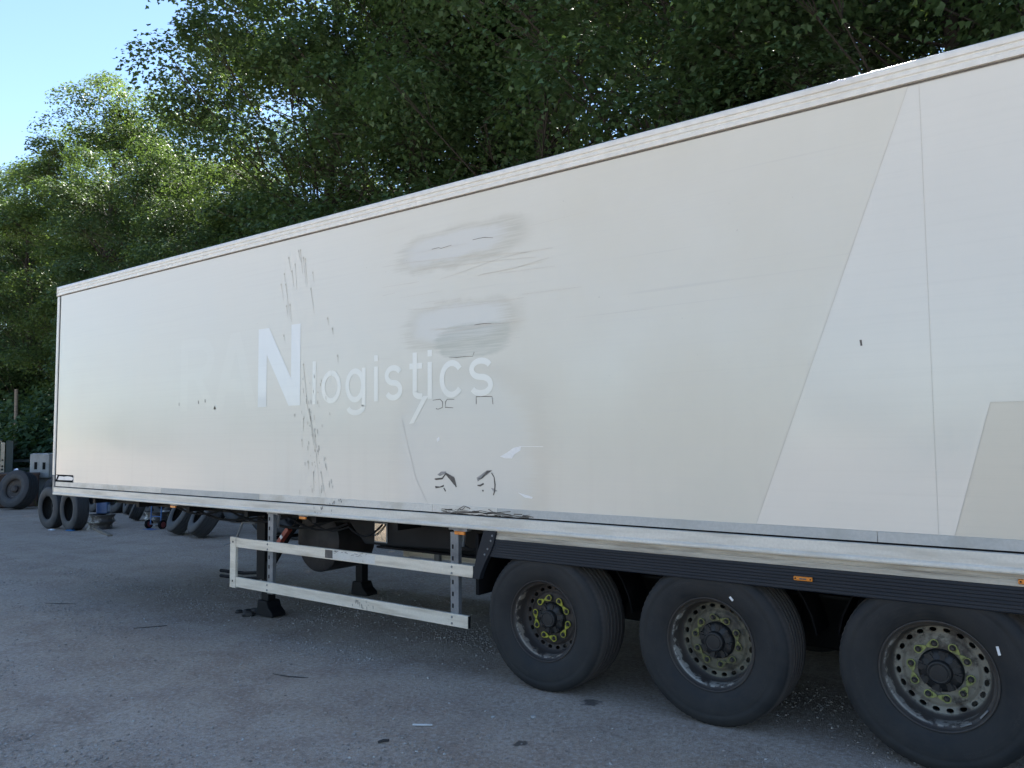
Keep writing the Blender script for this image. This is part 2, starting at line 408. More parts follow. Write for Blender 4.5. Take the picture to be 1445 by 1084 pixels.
def rim_material(name, base, rust, flake, amt, nscale=7, flakes=True):
    t = NT(name)
    x, y, z = t.xyz()
    r = t.math('SQRT', t.math('ADD', t.math('POWER', x, 2.0), t.math('POWER', z, 2.0)))
    n = t.noise(nscale, 7, 0.65); n2 = t.noise(26, 4, 0.6)
    c = t.mix(t.ramp(n, 0.60 - amt * 0.3, 0.72 - amt * 0.2), base, rust)
    c = t.mix(t.ramp(n2, 0.56, 0.68, 0, 0.7), c, tuple(v * 0.45 for v in rust))
    # outer barrel is brown with grime; paint survives in flakes
    bar = t.ramp(r, 0.236, 0.250)
    c = t.mix(t.math('MULTIPLY', bar, 0.92), c, (0.042, 0.035, 0.031))
    if flakes:
        band = t.math('MULTIPLY', t.ramp(r, 0.259, 0.263), t.ramp(r, 0.279, 0.272))
        nn = t.noise(9, 5, 0.7)
        low = t.ramp(t.math('ADD', t.math('MULTIPLY', x, 1.2), z), 0.16, -0.04)
        c = t.mix(t.math('MULTIPLY', band, t.math('MULTIPLY', t.ramp(nn, 0.49, 0.58), low)), c, flake)
    return t.done(c, 0.62, 0.1, t.bump(n2, 0.3, 0.003))
M['rim1'] = rim_material('rusty_rim', (0.040, 0.032, 0.027), (0.022, 0.017, 0.014), (0.25, 0.215, 0.175), 0.5)
M['rim2'] = rim_material('grimy_rim', (0.125, 0.115, 0.080), (0.045, 0.04, 0.03), (0.30, 0.285, 0.25), 0.55)
M['rim3'] = rim_material('pale_rim', (0.22, 0.205, 0.165), (0.055, 0.045, 0.036), (0.24, 0.22, 0.19), 0.45)
M['rim_flat'] = rim_material('loose_rim', (0.50, 0.48, 0.43), (0.10, 0.085, 0.07), (0.4, 0.4, 0.4), 0.6, 5, False)

def ground_material():
    t = NT('compacted_gravel')
    g = t.n('ShaderNodeNewGeometry').outputs['Position']
    big = t.noise(0.22, 5, 0.6, vec=g)
    med = t.noise(1.7, 6, 0.65, vec=g, dist=0.4)
    fin = t.noise(30, 6, 0.75, vec=g)
    track = t.noise(1.0, 4, 0.6, (0.16, 1.3, 1), vec=g)
    grit = t.noise(140, 3, 0.6, vec=g)
    vo = t.n('ShaderNodeTexVoronoi'); vo.inputs['Scale'].default_value = 42
    t.l(g, vo.inputs['Vector'])
    vo2 = t.n('ShaderNodeTexVoronoi'); vo2.inputs['Scale'].default_value = 95
    t.l(g, vo2.inputs['Vector'])
    c = t.mix(t.ramp(big, 0.35, 0.65), (0.415, 0.325, 0.245), (0.475, 0.385, 0.30))
    c = t.mix(t.ramp(med, 0.38, 0.68, 0, 0.75), c, (0.31, 0.225, 0.17))
    c = t.mix(t.ramp(track, 0.42, 0.62, 0, 0.35), c, (0.50, 0.42, 0.35))
    c = t.mix(t.ramp(fin, 0.48, 0.66, 0, 0.75), c, (0.54, 0.49, 0.445))
    c = t.mix(t.ramp(fin, 0.50, 0.34, 0, 0.6), c, (0.20, 0.165, 0.14))
    c = t.mix(t.ramp(grit, 0.52, 0.66, 0, 0.6), c, (0.19, 0.155, 0.13))
    stones = t.math('MULTIPLY', t.ramp(vo.outputs['Distance'], 0.30, 0.18), t.ramp(t.noise(5, 3, 0.6, vec=g, off=(4, 2, 0)), 0.50, 0.64))
    c = t.mix(t.math('MULTIPLY', stones, 0.55), c, t.mix(t.xyz(vo.outputs['Color'])[0], (0.30, 0.265, 0.235), (0.54, 0.51, 0.48)))
    # oil spots
    for (ox, oy, rr) in ((8.47, 0.0, 0.085), (8.47, -0.82, 0.055)):
        px, py, pz = t.xyz(g)
        d = t.math('SQRT', t.math('ADD', t.math('POWER', t.math('SUBTRACT', px, ox), 2.0), t.math('POWER', t.math('SUBTRACT', py, oy), 2.0)))
        d = t.math('ADD', d, t.math('MULTIPLY', t.math('SUBTRACT', t.noise(14, 3, 0.6, vec=g), 0.5), 0.16))
        c = t.mix(t.ramp(d, rr, rr * 0.4, 0, 0.75), c, (0.03, 0.028, 0.028))
    h = t.math('ADD', t.math('MULTIPLY', fin, 0.6), t.math('ADD', t.math('MULTIPLY', grit, 0.35), t.math('MULTIPLY', t.ramp(vo2.outputs['Distance'], 0.5, 0.0), 0.35)))
    h = t.math('ADD', h, t.math('MULTIPLY', stones, 0.7))
    return t.done(c, 0.88, 0.0, t.bump(h, 0.9, 0.024), 0.3)
M['ground'] = ground_material()

def island(name, cols, rough=0.8):
    t = NT(name)
    r = t.n('ShaderNodeNewGeometry').outputs['Random Per Island']
    cr = t.n('ShaderNodeValToRGB')
    while len(cr.color_ramp.elements) < len(cols): cr.color_ramp.elements.new(0.5)
    for i, c in enumerate(cols):
        cr.color_ramp.elements[i].position = i / (len(cols) - 1)
        cr.color_ramp.elements[i].color = (*c, 1)
    t.l(r, cr.inputs[0])
    return t.done(cr.outputs[0], rough)
M['pebble'] = island('pebble', [(0.20, 0.17, 0.145), (0.34, 0.30, 0.265), (0.27, 0.225, 0.19), (0.38, 0.345, 0.31), (0.36, 0.31, 0.27), (0.50, 0.475, 0.445)])

def leaf_material(name, cols, trans, k=0.25):
    t = NT(name)
    r = t.n('ShaderNodeNewGeometry').outputs['Random Per Island']
    cr = t.n('ShaderNodeValToRGB')
    while len(cr.color_ramp.elements) < len(cols): cr.color_ramp.elements.new(0.5)
    for i, c in enumerate(cols):
        cr.color_ramp.elements[i].position = i / (len(cols) - 1)
        cr.color_ramp.elements[i].color = (*c, 1)
    t.l(r, cr.inputs[0])
    big = t.noise(0.35, 3, 0.6)
    col = t.mix(t.ramp(big, 0.3, 0.7, 0, 0.45), cr.outputs[0], (0.035, 0.062, 0.028))
    t.setin(t.b.inputs['Base Color'], col)
    t.b.inputs['Roughness'].default_value = 0.55
    t.b.inputs['Specular IOR Level'].default_value = 0.25
    tr = t.n('ShaderNodeBsdfTranslucent')
    t.setin(tr.inputs[0], t.mix(0.5, col, trans))
    mx = t.n('ShaderNodeMixShader'); mx.inputs[0].default_value = k
    t.l(t.b.outputs[0], mx.inputs[1]); t.l(tr.outputs[0], mx.inputs[2])
    t.l(mx.outputs[0], t.out.inputs[0])
    return t.m
M['leaf'] = leaf_material('maple_leaf', [(0.034, 0.074, 0.040), (0.047, 0.096, 0.047), (0.064, 0.118, 0.050)], (0.20, 0.30, 0.03))
M['leaf_sunlit'] = leaf_material('sunlit_leaf', [(0.034, 0.068, 0.026), (0.050, 0.092, 0.030), (0.072, 0.118, 0.034)], (0.24, 0.36, 0.06), 0.32)  # yellower, more translucent copy: sunshine on the left crown put into the colour
M['bark'] = worn('bark', (0.030, 0.027, 0.023), (0.02, 0.018, 0.015), 3, 0.6, 0.9, bump=0.6, stretch=(3, 3, 0.6), fine=25)
def bank_material():
    t = NT('bank_earth')
    n = t.noise(1.2, 6, 0.65); f = t.noise(12, 5, 0.7)
    c = t.mix(t.ramp(n, 0.35, 0.65), (0.045, 0.055, 0.024), (0.06, 0.05, 0.036))
    c = t.mix(t.ramp(f, 0.45, 0.7, 0, 0.5), c, (0.025, 0.032, 0.014))
    return t.done(c, 0.95, 0, t.bump(f, 0.9, 0.08))
M['bank'] = bank_material()
M['concrete'] = worn('cast_concrete', (0.40, 0.40, 0.385), (0.24, 0.24, 0.23), 2.5, 0.5, 0.85, bump=0.25)
M['rust'] = worn('rusty_steel', (0.105, 0.065, 0.048), (0.045, 0.03, 0.026), 3, 0.6, 0.8, bump=0.3)
M['wood'] = worn('weathered_wood', (0.20, 0.165, 0.125), (0.10, 0.085, 0.07), 4, 0.5, 0.85, stretch=(1, 1, 6))
M['green_steel'] = worn('dark_green_steel', (0.03, 0.05, 0.05), (0.06, 0.06, 0.05), 5, 0.5, 0.6)
M['blue_steel'] = worn('blue_paint', (0.035, 0.12, 0.30), (0.06, 0.07, 0.09), 10, 0.4, 0.5)
M['blue_plastic'] = worn('blue_plastic', (0.05, 0.10, 0.22), (0.10, 0.13, 0.2), 6, 0.4, 0.35)
M['red_wheel'] = worn('red_hub', (0.16, 0.028, 0.03), (0.12, 0.03, 0.03), 12, 0.4, 0.5)
M['beige'] = worn('beige_post', (0.48, 0.42, 0.32), (0.3, 0.26, 0.2), 6, 0.5, 0.6)
M['white'] = worn('white_paint', (0.74, 0.75, 0.76), (0.55, 0.55, 0.54), 5, 0.4, 0.4)
M['cyanwrap'] = worn('blue_wrapper', (0.02, 0.22, 0.50), (0.02, 0.12, 0.3), 20, 0.4, 0.4)
M['bag'] = worn('pale_blue_plastic', (0.55, 0.62, 0.75), (0.4, 0.45, 0.6), 10, 0.4, 0.4)
M['stick'] = worn('dark_stick', (0.035, 0.03, 0.028), (0.07, 0.06, 0.05), 20, 0.5, 0.8)
# ------------------------------------------------------------------ ground and bank
def gnoise(x, y):
    return (0.010 * np.sin(x * 1.3 + 0.7 * np.sin(y * 0.9)) + 0.008 * np.sin(y * 2.1 + x * 0.6 + 1.3) + 0.005 * np.sin(x * 3.7 - y * 2.9) + 0.004 * np.sin(5.3 * x + 4.1 * y + 2.0))
def bank_h(x, y):
    e = 9.2 + 0.5 * math.sin(x * 0.31) + 0.3 * math.sin(x * 0.83 + 1)
    k = max(0.0, min(1.0, (y - e) / 9.0))
    return 3.2 * k * k * (3 - 2 * k)
def grid_axis(lo, hi, step, far_lo, far_hi):
    a = list(np.arange(lo, hi + 1e-6, step))
    d = step; p = lo
    while p > far_lo:
        d *= 1.5; p -= d; a.insert(0, p)
    d = step; p = hi
    while p < far_hi:
        d *= 1.5; p += d; a.append(p)
    return np.array(a)
gx = grid_axis(-30, 16, 0.16, -260, 260); gy = grid_axis(-6, 9.5, 0.16, -260, 260)
X, Y = np.meshgrid(gx, gy)
Z = -0.16471 + 0.018 * np.clip(X, -60, 40) + gnoise(X, Y) * np.clip((Y + 20) / 10, 0, 1)
Z = np.where((X > 7.3) & (X < 11.4) & (Y > -0.2) & (Y < 2.8), -0.16471 + 0.018 * X + 0.011, Z)
ng, mg = len(gx), len(gy)
me = bpy.data.meshes.new('ground')
idx = np.arange(ng * mg).reshape(mg, ng)
fc = np.stack([idx[:-1, :-1], idx[:-1, 1:], idx[1:, 1:], idx[1:, :-1]], -1).reshape(-1, 4)
me.from_pydata(np.stack([X, Y, Z], -1).reshape(-1, 3).tolist(), [], fc.tolist())
me.polygons.foreach_set('use_smooth', [True] * len(me.polygons))
me.materials.append(M['ground'])
go = bpy.data.objects.new('ground', me); COL.objects.link(go); kind(go, 'structure')

bx = np.arange(-90, 60, 1.0); by = np.concatenate([np.arange(8.4, 22, 0.6), [24, 28, 35, 50]])
bk = MB()
vs = []
for yv in by:
    for xv in bx:
        h = bank_h(xv, yv)
        vs.append((xv, yv, zg(xv) - 0.05 + h + (0.12 * math.sin(xv * 1.7 + yv) * math.sin(yv * 1.3) if h > 0.05 else 0)))
nb = len(bx)
bk.add(vs, [(j * nb + i, j * nb + i + 1, (j + 1) * nb + i + 1, (j + 1) * nb + i) for j in range(len(by) - 1) for i in range(nb - 1)])
kind(bk.build('embankment', M['bank'], smooth=True), 'structure')

# loose stones
rg = np.random.default_rng(5)
def pebbles(name, n, sampler, smin, smax):
    P = sampler(n)
    s = smin * (smax / smin) ** (rg.random(n) ** 2.2)
    base = np.array([(1, 0, 0), (-1, 0, 0), (0, 1, 0), (0, -1, 0), (0, 0, 1), (0, 0, -1)], float)
    V = base[None] * rg.uniform(0.6, 1.25, (n, 6, 1)) * s[:, None, None]
    V[:, :, 2] *= 0.6
    V += rg.normal(0, 0.12, V.shape) * s[:, None, None]
    a = rg.uniform(0, 6.28, n); c, d = np.cos(a), np.sin(a)
    x = V[:, :, 0] * c[:, None] - V[:, :, 1] * d[:, None]; y = V[:, :, 0] * d[:, None] + V[:, :, 1] * c[:, None]
    zz = -0.16471 + 0.018 * P[:, 0] + gnoise(P[:, 0], P[:, 1]) + s * 0.25
    V = np.stack([x + P[:, 0:1], y + P[:, 1:2], V[:, :, 2] + zz[:, None]], -1)
    f = np.array([(0, 2, 4), (2, 1, 4), (1, 3, 4), (3, 0, 4), (2, 0, 5), (1, 2, 5), (3, 1, 5), (0, 3, 5)])
    Fc = (f[None] + 6 * np.arange(n)[:, None, None]).reshape(-1, 3)
    me = bpy.data.meshes.new(name)
    me.vertices.add(6 * n); me.vertices.foreach_set('co', V.reshape(-1))
    me.loops.add(24 * n); me.loops.foreach_set('vertex_index', Fc.reshape(-1).astype(np.int32))
    me.polygons.add(8 * n); me.polygons.foreach_set('loop_start', np.arange(0, 24 * n, 3, dtype=np.int32))
    me.update(calc_edges=True); me.validate()
    me.materials.append(M['pebble'])
    o = bpy.data.objects.new(name, me); COL.objects.link(o)
    return o
def samp(n):
    x = 12.5 - 22 * rg.random(n) ** 1.6
    y = -4.6 + 10 * rg.random(n)
    # drifts of stones in shallow rows
    k = n // 3
    cx = rg.uniform(-3, 11, 60); cy = rg.uniform(-3.2, 1.5, 60)
    i = rg.integers(0, 60, k)
    x[:k] = cx[i] + rg.normal(0, 0.35, k); y[:k] = cy[i] + rg.normal(0, 0.13, k)
    return np.stack([x, y], 1)
o = pebbles('gravel', 70000, samp, 0.0025, 0.015)
o['kind'] = 'stuff'

# ------------------------------------------------------------------ trees
def leaf_mesh(name, centres, radii, per, size, mat, seed, flat=0.5, up=0.8):
    g = np.random.default_rng(seed)
    cs = []; ns = []
    cen = np.repeat(np.asarray(centres), per, 0); rad = np.repeat(np.asarray(radii), per)
    n = len(cen)
    d = g.normal(size=(n, 3)); d /= np.linalg.norm(d, axis=1)[:, None]
    d[:, 2] = np.where(g.random(n) < 0.7, np.abs(d[:, 2]), d[:, 2])
    rr = rad * (0.45 + 0.55 * g.random(n) ** 0.4)
    off = d * rr[:, None]; off[:, 2] *= flat
    # each clump droops outwards like a spray
    off[:, 2] -= 0.22 * (off[:, 0] ** 2 + off[:, 1] ** 2) / rad
    P = cen + off + g.normal(0, 0.12, (n, 3))
    nrm = d * 0.45 + np.array([0, 0, up]) + g.normal(0, 0.33, (n, 3)); nrm /= np.linalg.norm(nrm, axis=1)[:, None]
    tv = g.normal(size=(n, 3)) + d * 0.8 + np.array([0, 0, -0.5]); tv -= nrm * (tv * nrm).sum(1)[:, None]; tv /= np.linalg.norm(tv, axis=1)[:, None]
    bv = np.cross(nrm, tv)
    s = size * g.uniform(0.65, 1.25, n)
    # lobed leaf outline: stem, lobes, tip
    sh = np.array([(-0.45, 0, 0), (-0.15, 0.50, 0.10), (0.12, 0.22, 0.03), (0.62, 0.0, -0.10), (0.12, -0.22, 0.03), (-0.15, -0.50, 0.10)])
    V = P[:, None] + s[:, None, None] * (sh[None, :, 0:1] * tv[:, None] + sh[None, :, 1:2] * bv[:, None] + sh[None, :, 2:3] * nrm[:, None])
    f = np.array([(0, 4, 5), (0, 2, 4), (0, 1, 2), (2, 3, 4)])
    Fc = (f[None] + 6 * np.arange(n)[:, None, None]).reshape(-1)
    me = bpy.data.meshes.new(name)
    me.vertices.add(6 * n); me.vertices.foreach_set('co', V.reshape(-1))
    me.loops.add(12 * n); me.loops.foreach_set('vertex_index', Fc.astype(np.int32))
    me.polygons.add(4 * n); me.polygons.foreach_set('loop_start', np.arange(0, 12 * n, 3, dtype=np.int32))
    me.update(calc_edges=True); me.validate()
    me.materials.append(mat)
    return me

def tree_meshes(seed, H, Rc, z0, leaf, mat, nclump=118, per=760):
    g = np.random.default_rng(seed); r = random.Random(seed)
    hc = (H - z0) / 2; zc = z0 + hc
    cen = []; rad = []
    lob = g.uniform(0, 6.28, 4)
    while len(cen) < nclump:
        d = g.normal(size=3); d /= np.linalg.norm(d)
        t = g.uniform(0.45, 1.0) ** 0.6
        az = math.atan2(d[1], d[0])
        k = 1 + 0.16 * math.sin(2 * az + lob[0]) + 0.12 * math.sin(3 * az + lob[1] + 2 * d[2]) + 0.10 * math.sin(5 * d[2] + lob[2])
        p = np.array([d[0] * Rc * k, d[1] * Rc * k, d[2] * hc * (0.94 + 0.06 * k)]) * t
        if p[2] < 0: p[:2] *= 1.0 - 0.25 * (p[2] / hc) ** 2
        p[2] += zc
        cen.append(p); rad.append(g.uniform(0.7, 1.75) * Rc / 4.6)
    lm = leaf_mesh('crown', cen, rad, per, leaf, mat, seed + 100)
    tb = MB()
    tr = 0.028 * H * 0.55
    top = H * 0.86
    path = []; px = py = 0.0
    for i in range(9):
        path.append((px, py, -0.4 + (top + 0.4) * i / 8)); px += r.uniform(-0.3, 0.3); py += r.uniform(-0.3, 0.3)
    tb.tube(path, [tr * (1.35 if i == 0 else 1) * (1 - 0.105 * i) for i in range(9)], 9)
    def axis(z):
        u = max(0, min(7.999, (z + 0.4) / (top + 0.4) * 8)); i = int(u); a, b = Vector(path[i]), Vector(path[i + 1])
        return a.lerp(b, u - i)
    for p, cr in zip(cen, rad):
        p = Vector(p)
        rh = math.hypot(p.x, p.y)
        zb = max(z0 * 0.55, min(top * 0.92, p.z - rh * r.uniform(0.45, 1.0)))
        a = axis(zb)
        m = a.lerp(p, 0.5) + Vector((r.uniform(-0.3, 0.3), r.uniform(-0.3, 0.3), r.uniform(-0.1, 0.5)))
        r0 = tr * 0.20 * (1 - zb / (H * 1.25))
        tb.tube([a, a.lerp(m, 0.5) + Vector((r.uniform(-.1, .1), r.uniform(-.1, .1), 0.05)), m, p], [r0, r0 * 0.75, r0 * 0.5, 0.012], 5, False)
        for k in range(3):
            e = p + Vector((r.uniform(-1, 1), r.uniform(-1, 1), r.uniform(-0.4, 0.6))) * cr
            tb.tube([m.lerp(p, 0.6), p.lerp(e, 0.4) + Vector((0, 0, 0.08)), e], [r0 * 0.28, 0.014, 0.006], 4, False)
    to = tb.build('trunk', M['bark'], smooth=True)
    tm = to.data; bpy.data.objects.remove(to)
    return tm, lm

V5 = [tree_meshes(21, 19, 5.0, 2.4, 0.13, M['leaf']), tree_meshes(34, 20, 5.3, 2.0, 0.13, M['leaf']),
      tree_meshes(47, 18.5, 4.9, 2.8, 0.13, M['leaf']), tree_meshes(58, 19, 4.8, 1.2, 0.13, M['leaf_sunlit'])]
def plant(name, label, cat, x, y, var, s, rz, group=None, sz=None):
    t = thing(name, label, cat, (x, y, zg(x) + bank_h(x, y) - 0.1), group, True, (0, 0, rz))
    t.scale = (s, s, sz or s)
    for nm, me in zip(('trunk', 'crown'), var):
        o = bpy.data.objects.new(nm, me); COL.objects.link(o); put(o, t)
    return t
ROW = 'tall broadleaf trees in the row behind the trailer'
ROWL = 'tall dark broadleaf tree in the dense row along the bank behind the white trailer'
FARL = 'dark broadleaf tree at the left end of the row, beyond the scrap tyres'
plant('broadleaf_tree', 'sunlit yellow-green tree whose rounded crown stands lower beside the tall dark tree', 'tree', -29.2, 14.5, V5[3], 1.03, 0.6, ROW)
plant('broadleaf_tree', 'tall dark tree whose ragged left edge cuts high into the blue sky', 'tree', -11.0, 13.6, V5[1], 1.10, 2.0, ROW)
for x, y, v, s, rz in [(-6.2, 13.6, 0, 1.10, 0.4), (-0.9, 13.0, 2, 1.08, 1.7), (4.3, 12.8, 1, 1.0, 3.3), (9.2, 12.6, 0, 1.02, 5.1), (14.2, 12.4, 2, 1.06, 2.5), (19.4, 13.0, 1, 1.0, 0.9), (24.8, 13.5, 0, 1.04, 4.0),
                      (-10.4, 19.8, 2, 1.12, 4.4), (-4.2, 20.0, 1, 1.06, 5.2), (8.5, 19.6, 2, 1.0, 3.2), (13.0, 19.8, 1, 1.02, 1.2), (18, 20.5, 0, 1.06, 3.6), (24, 20, 2, 1.1, 5.6)]:
    plant('broadleaf_tree', ROWL, 'tree', x, y, V5[v], s, rz, ROW)
for x, y, v, s, rz in [(-22.0, 12.8, 0, 0.78, 3.9), (-16.8, 12.8, 2, 0.68, 0.7), (-37.5, 14.5, 0, 0.92, 1.1), (-44.5, 14.2, 1, 0.85, 2.2), (-51.5, 15, 2, 0.92, 3.0), (-59, 16, 0, 0.9, 4.4), (-68, 17, 1, 0.9, 0.4),
                      (-27, 19.5, 1, 0.88, 5.0), (-34, 20, 2, 0.92, 0.2), (-41, 20.5, 0, 0.9, 1.9), (-18.5, 19, 0, 0.76, 2.6), (-48.5, 21, 1, 0.9, 2.4), (-56, 21, 0, 0.95, 1.4)]:
    plant('broadleaf_tree', FARL, 'tree', x, y, V5[v], s, rz, ROW)

def bush_mesh(seed, mat):
    g = np.random.default_rng(seed)
    cen = []; rad = []
    for k in range(26):
        d = g.normal(size=3); d[2] = abs(d[2]); d /= np.linalg.norm(d)
        cen.append(np.array([d[0] * 1.7, d[1] * 1.5, 0.3 + d[2] * 2.3]) * g.uniform(0.5, 1)); rad.append(g.uniform(0.45, 0.85))
    lm = leaf_mesh('foliage', cen, rad, 230, 0.17, mat, seed)
    b = MB(); r = random.Random(seed)
    for p in cen:
        b.tube([(r.uniform(-.2, .2), r.uniform(-.2, .2), -0.2), (p[0] * 0.4, p[1] * 0.4, p[2] * 0.6), tuple(p)], [0.035, 0.02, 0.008], 5, False)
    o = b.build('stem', M['bark']); m = o.data; bpy.data.objects.remove(o)
    return m, lm
B3 = [bush_mesh(3, M['leaf']), bush_mesh(9, M['leaf']), bush_mesh(15, M['leaf_sunlit'])]
k = 0
for x in np.arange(-62, 22, 2.6):
    y = (12.4 if x < -14 else 10.6) + 0.5 * math.sin(x * 0.31) + rnd.uniform(-0.3, 0.7)
    s = rnd.uniform(1.1, 1.7)
    t = thing('bush', 'dense dark green bush in the undergrowth along the foot of the bank', 'bush', (float(x), y, zg(x) + bank_h(x, y) - 0.05), 'bushes along the foot of the bank', True, (0, 0, rnd.uniform(0, 6.28)))
    t.scale = (s, s, s * rnd.uniform(0.9, 1.5))
    for nm, me in zip(('stem', 'foliage'), B3[k % 2]):
        o = bpy.data.objects.new(nm, me); COL.objects.link(o); put(o, t)
    k += 1
# ------------------------------------------------------------------ the trailer
TR = thing('semi_trailer', 'long dirty white box semi trailer with faded lettering and three wide wheels', 'trailer', (6.8, 1.28, zg(6.8)))
YW = 2.56
L0, L1 = 0.05, 13.55
def side(fn):
    fn(lambda y: y); fn(lambda y: YW - y)
MB().box(L0, L1, 0.0, 0.05, 1.29, 3.862).build('side_panel', M['panel'], TR)
MB().box(L0, L1, YW - 0.05, YW, 1.29, 3.862).build('side_panel', M['rail'], TR)
MB().box(0.0, 0.048, 0.052, YW - 0.052, 1.15, 3.86).build('front_panel', M['rail'], TR)
MB().box(0.03, 13.57, 0.104, YW - 0.104, 3.93, 3.985).build('roof', M['rail'], TR)
MB().box(0.05, 13.55, 0.085, YW - 0.085, 1.14, 1.22).build('floor', M['chassis'], TR)
for ya, yb in ((0.06, YW / 2 - 0.004), (YW / 2 + 0.004, YW - 0.06)):
    d = MB().box(13.56, 13.62, ya, yb, 1.18, 3.86).build('rear_door', M['rail'], TR, bevel=0.006)
    yy = yb - 0.2 if ya < 1 else ya + 0.2
    MB().tube([(13.65, yy, 1.2), (13.65, yy, 3.8)], 0.016).build('lock_rod', M['galv'], d)
prof = [(0.003, 3.868), (-0.012, 3.871), (-0.013, 3.899), (-0.005, 3.904), (-0.005, 3.912), (-0.012, 3.917), (-0.013, 3.936), (-0.006, 3.941), (-0.006, 3.947), (-0.015, 3.952), (-0.015, 3.972), (-0.009, 3.990), (0.006, 4.0), (0.1, 4.0), (0.1, 3.868)]
MB().prism_x(prof, -0.045, 13.6).build('top_rail', M['rail'], TR, bevel=0.0015)
MB().prism_x([(YW - y, z) for y, z in prof], -0.045, 13.6).build('top_rail', M['rail'], TR)
MB().box(-0.03, 13.58, 0.004, 0.06, 3.860, 3.870).build('seal', M['grimeline'], TR)
MB().box(0.052, 13.5, -0.0025, 0.002, 3.855, 3.8625).build('seal', M['grimeline'], TR)
# corner posts
cp = [(-0.045, 1.40), (0.022, 1.40), (0.022, 3.855), (-0.045, 3.855)]
MB().prism_y(cp, -0.012, 0.05).build('corner_post', M['rail'], TR, bevel=0.012)
MB().prism_y(cp, YW - 0.05, YW + 0.012).build('corner_post', M['rail'], TR, bevel=0.012)
MB().box(0.030, 0.045, -0.003, 0.045, 1.30, 3.85).build('seal', M['black'], TR)
MB().box(-0.040, 0.018, -0.006, 0.045, 1.14, 1.398).build('corner_casting', M['galv'], TR, bevel=0.006)
MB().prism_x([(-0.016, 3.86), (-0.016, 3.995), (0.1, 4.004), (0.1, 3.86)], -0.062, -0.047).build('corner_cap', M['rail'], TR, bevel=0.007)
# strip below the panel, section by section
for a, b, m in ((0.055, 0.9, 'strip_beige'), (0.903, 2.74, 'strip_beige'), (2.743, 4.6, 'strip_grey'), (4.603, 6.972, 'strip_beige'), (6.975, 7.655, 'strip_beige'), (7.658, 10.4, 'strip_grey'), (10.403, 13.5, 'strip_grey')):
    MB().box(a, b, -0.006, 0.04, 1.258, 1.318).build('strip_section', M[m], TR, bevel=0.0015)
MB().box(0.05, 13.5, -0.003, 0.04, 1.248, 1.2575).build('seal', M['black'], TR)
lo = [(-0.004, 1.247), (-0.014, 1.243), (-0.015, 1.176), (-0.019, 1.172), (-0.024, 1.165), (-0.025, 1.152), (-0.020, 1.143), (0.08, 1.143), (0.08, 1.247)]
MB().prism_x(lo, 0.02, 13.55).build('bottom_rail', M['rail_low'], TR, bevel=0.001)
MB().prism_x([(YW - y, z) for y, z in lo], 0.02, 13.55).build('bottom_rail', M['rail_low'], TR)
MB().prism_x([(0.01, 1.142), (0.004, 1.139), (0.004, 1.118), (0.010, 1.115), (0.010, 1.111), (0.004, 1.108), (0.004, 1.078), (0.06, 1.078), (0.06, 1.142)], 7.62, 13.5).build('floor_beam', M['beam'], TR)
MB().prism_x([(YW - 0.004, 1.142), (YW - 0.004, 1.078), (YW - 0.06, 1.078), (YW - 0.06, 1.142)], 7.62, 13.5).build('floor_beam', M['beam'], TR)
# ribbed dark skirt
sk = [(0.035, 1.077)]
for i in range(7):
    z = 1.076 - i * 0.0194
    sk += [(-0.004, z), (-0.006, z - 0.014), (0.001, z - 0.0155), (0.001, z - 0.0185)]
sk += [(-0.002, 0.938), (0.035, 0.938)]
MB().prism_x(sk, 7.555, 13.5).build('skirt', M['skirt'], TR)
MB().prism_x([(YW - y, z) for y, z in sk], 7.555, 13.5).build('skirt', M['skirt'], TR)
br = [(7.525, 1.142), (7.645, 1.142), (7.625, 1.05), (7.585, 0.965), (7.535, 0.89), (7.490, 0.80), (7.478, 0.757), (7.405, 0.757), (7.425, 0.85), (7.462, 0.97), (7.500, 1.07)]
bo = MB().prism_y(br, -0.016, 0.035).build('skirt_end_bracket', M['skirt'], TR, bevel=0.003)
for px, pz in ((7.612, 1.105), (7.597, 1.065), (7.565, 1.0), (7.535, 0.955)):
    MB().lathe([(0.0, -0.022), (0.007, -0.021), (0.009, -0.016)], 8, mtx=Matrix.Translation((px, 0, pz))).build('rivet', M['galv'], bo)
MB().box(7.40, 7.43, 0.037, 0.50, 0.62, 1.10).build('mud_flap', M['black'], TR)
# amber marker lights
def marker(x0, x1, y0, z0, z1, stem=None):
    o = MB().box(x0, x1, y0 - 0.016, y0, z0, z1).build('marker_light', M['amber'], TR, bevel=0.004)
    xm = (x0 + x1) / 2; w = (x1 - x0) / 2
    if stem:
        MB().box(xm - 0.07, xm + 0.07, y0 - 0.004, y0 + 0.05, z1 + 0.001, stem).build('bracket', M['galv'], o)
    else:
        for dx in (-0.8, 0.8):
            MB().lathe([(0, -0.003), (0.004, -0.002), (0.005, 0)], 8, mtx=Matrix.Translation((xm + dx * w, y0 - 0.016, (z0 + z1) / 2))).build('screw', M['hole'], o)
        MB().box(xm - 0.019, xm - 0.002, y0 - 0.0175, y0 - 0.0155, z0 + 0.008, z1 - 0.008).build('lens_mark', M['grimeline'], o)
        MB().box(xm + 0.002, xm + 0.019, y0 - 0.0175, y0 - 0.0155, z0 + 0.008, z1 - 0.008).build('lens_mark', M['grimeline'], o)
    return o
marker(9.925, 10.035, -0.006, 0.999, 1.024)
marker(11.07, 11.18, 0.004, 1.092, 1.118)
marker(2.91, 3.01, 0.03, 1.10, 1.125, 1.14)
marker(5.21, 5.31, 0.03, 1.10, 1.125, 1.14)
marker(7.21, 7.32, 0.01, 1.088, 1.115, 1.14)

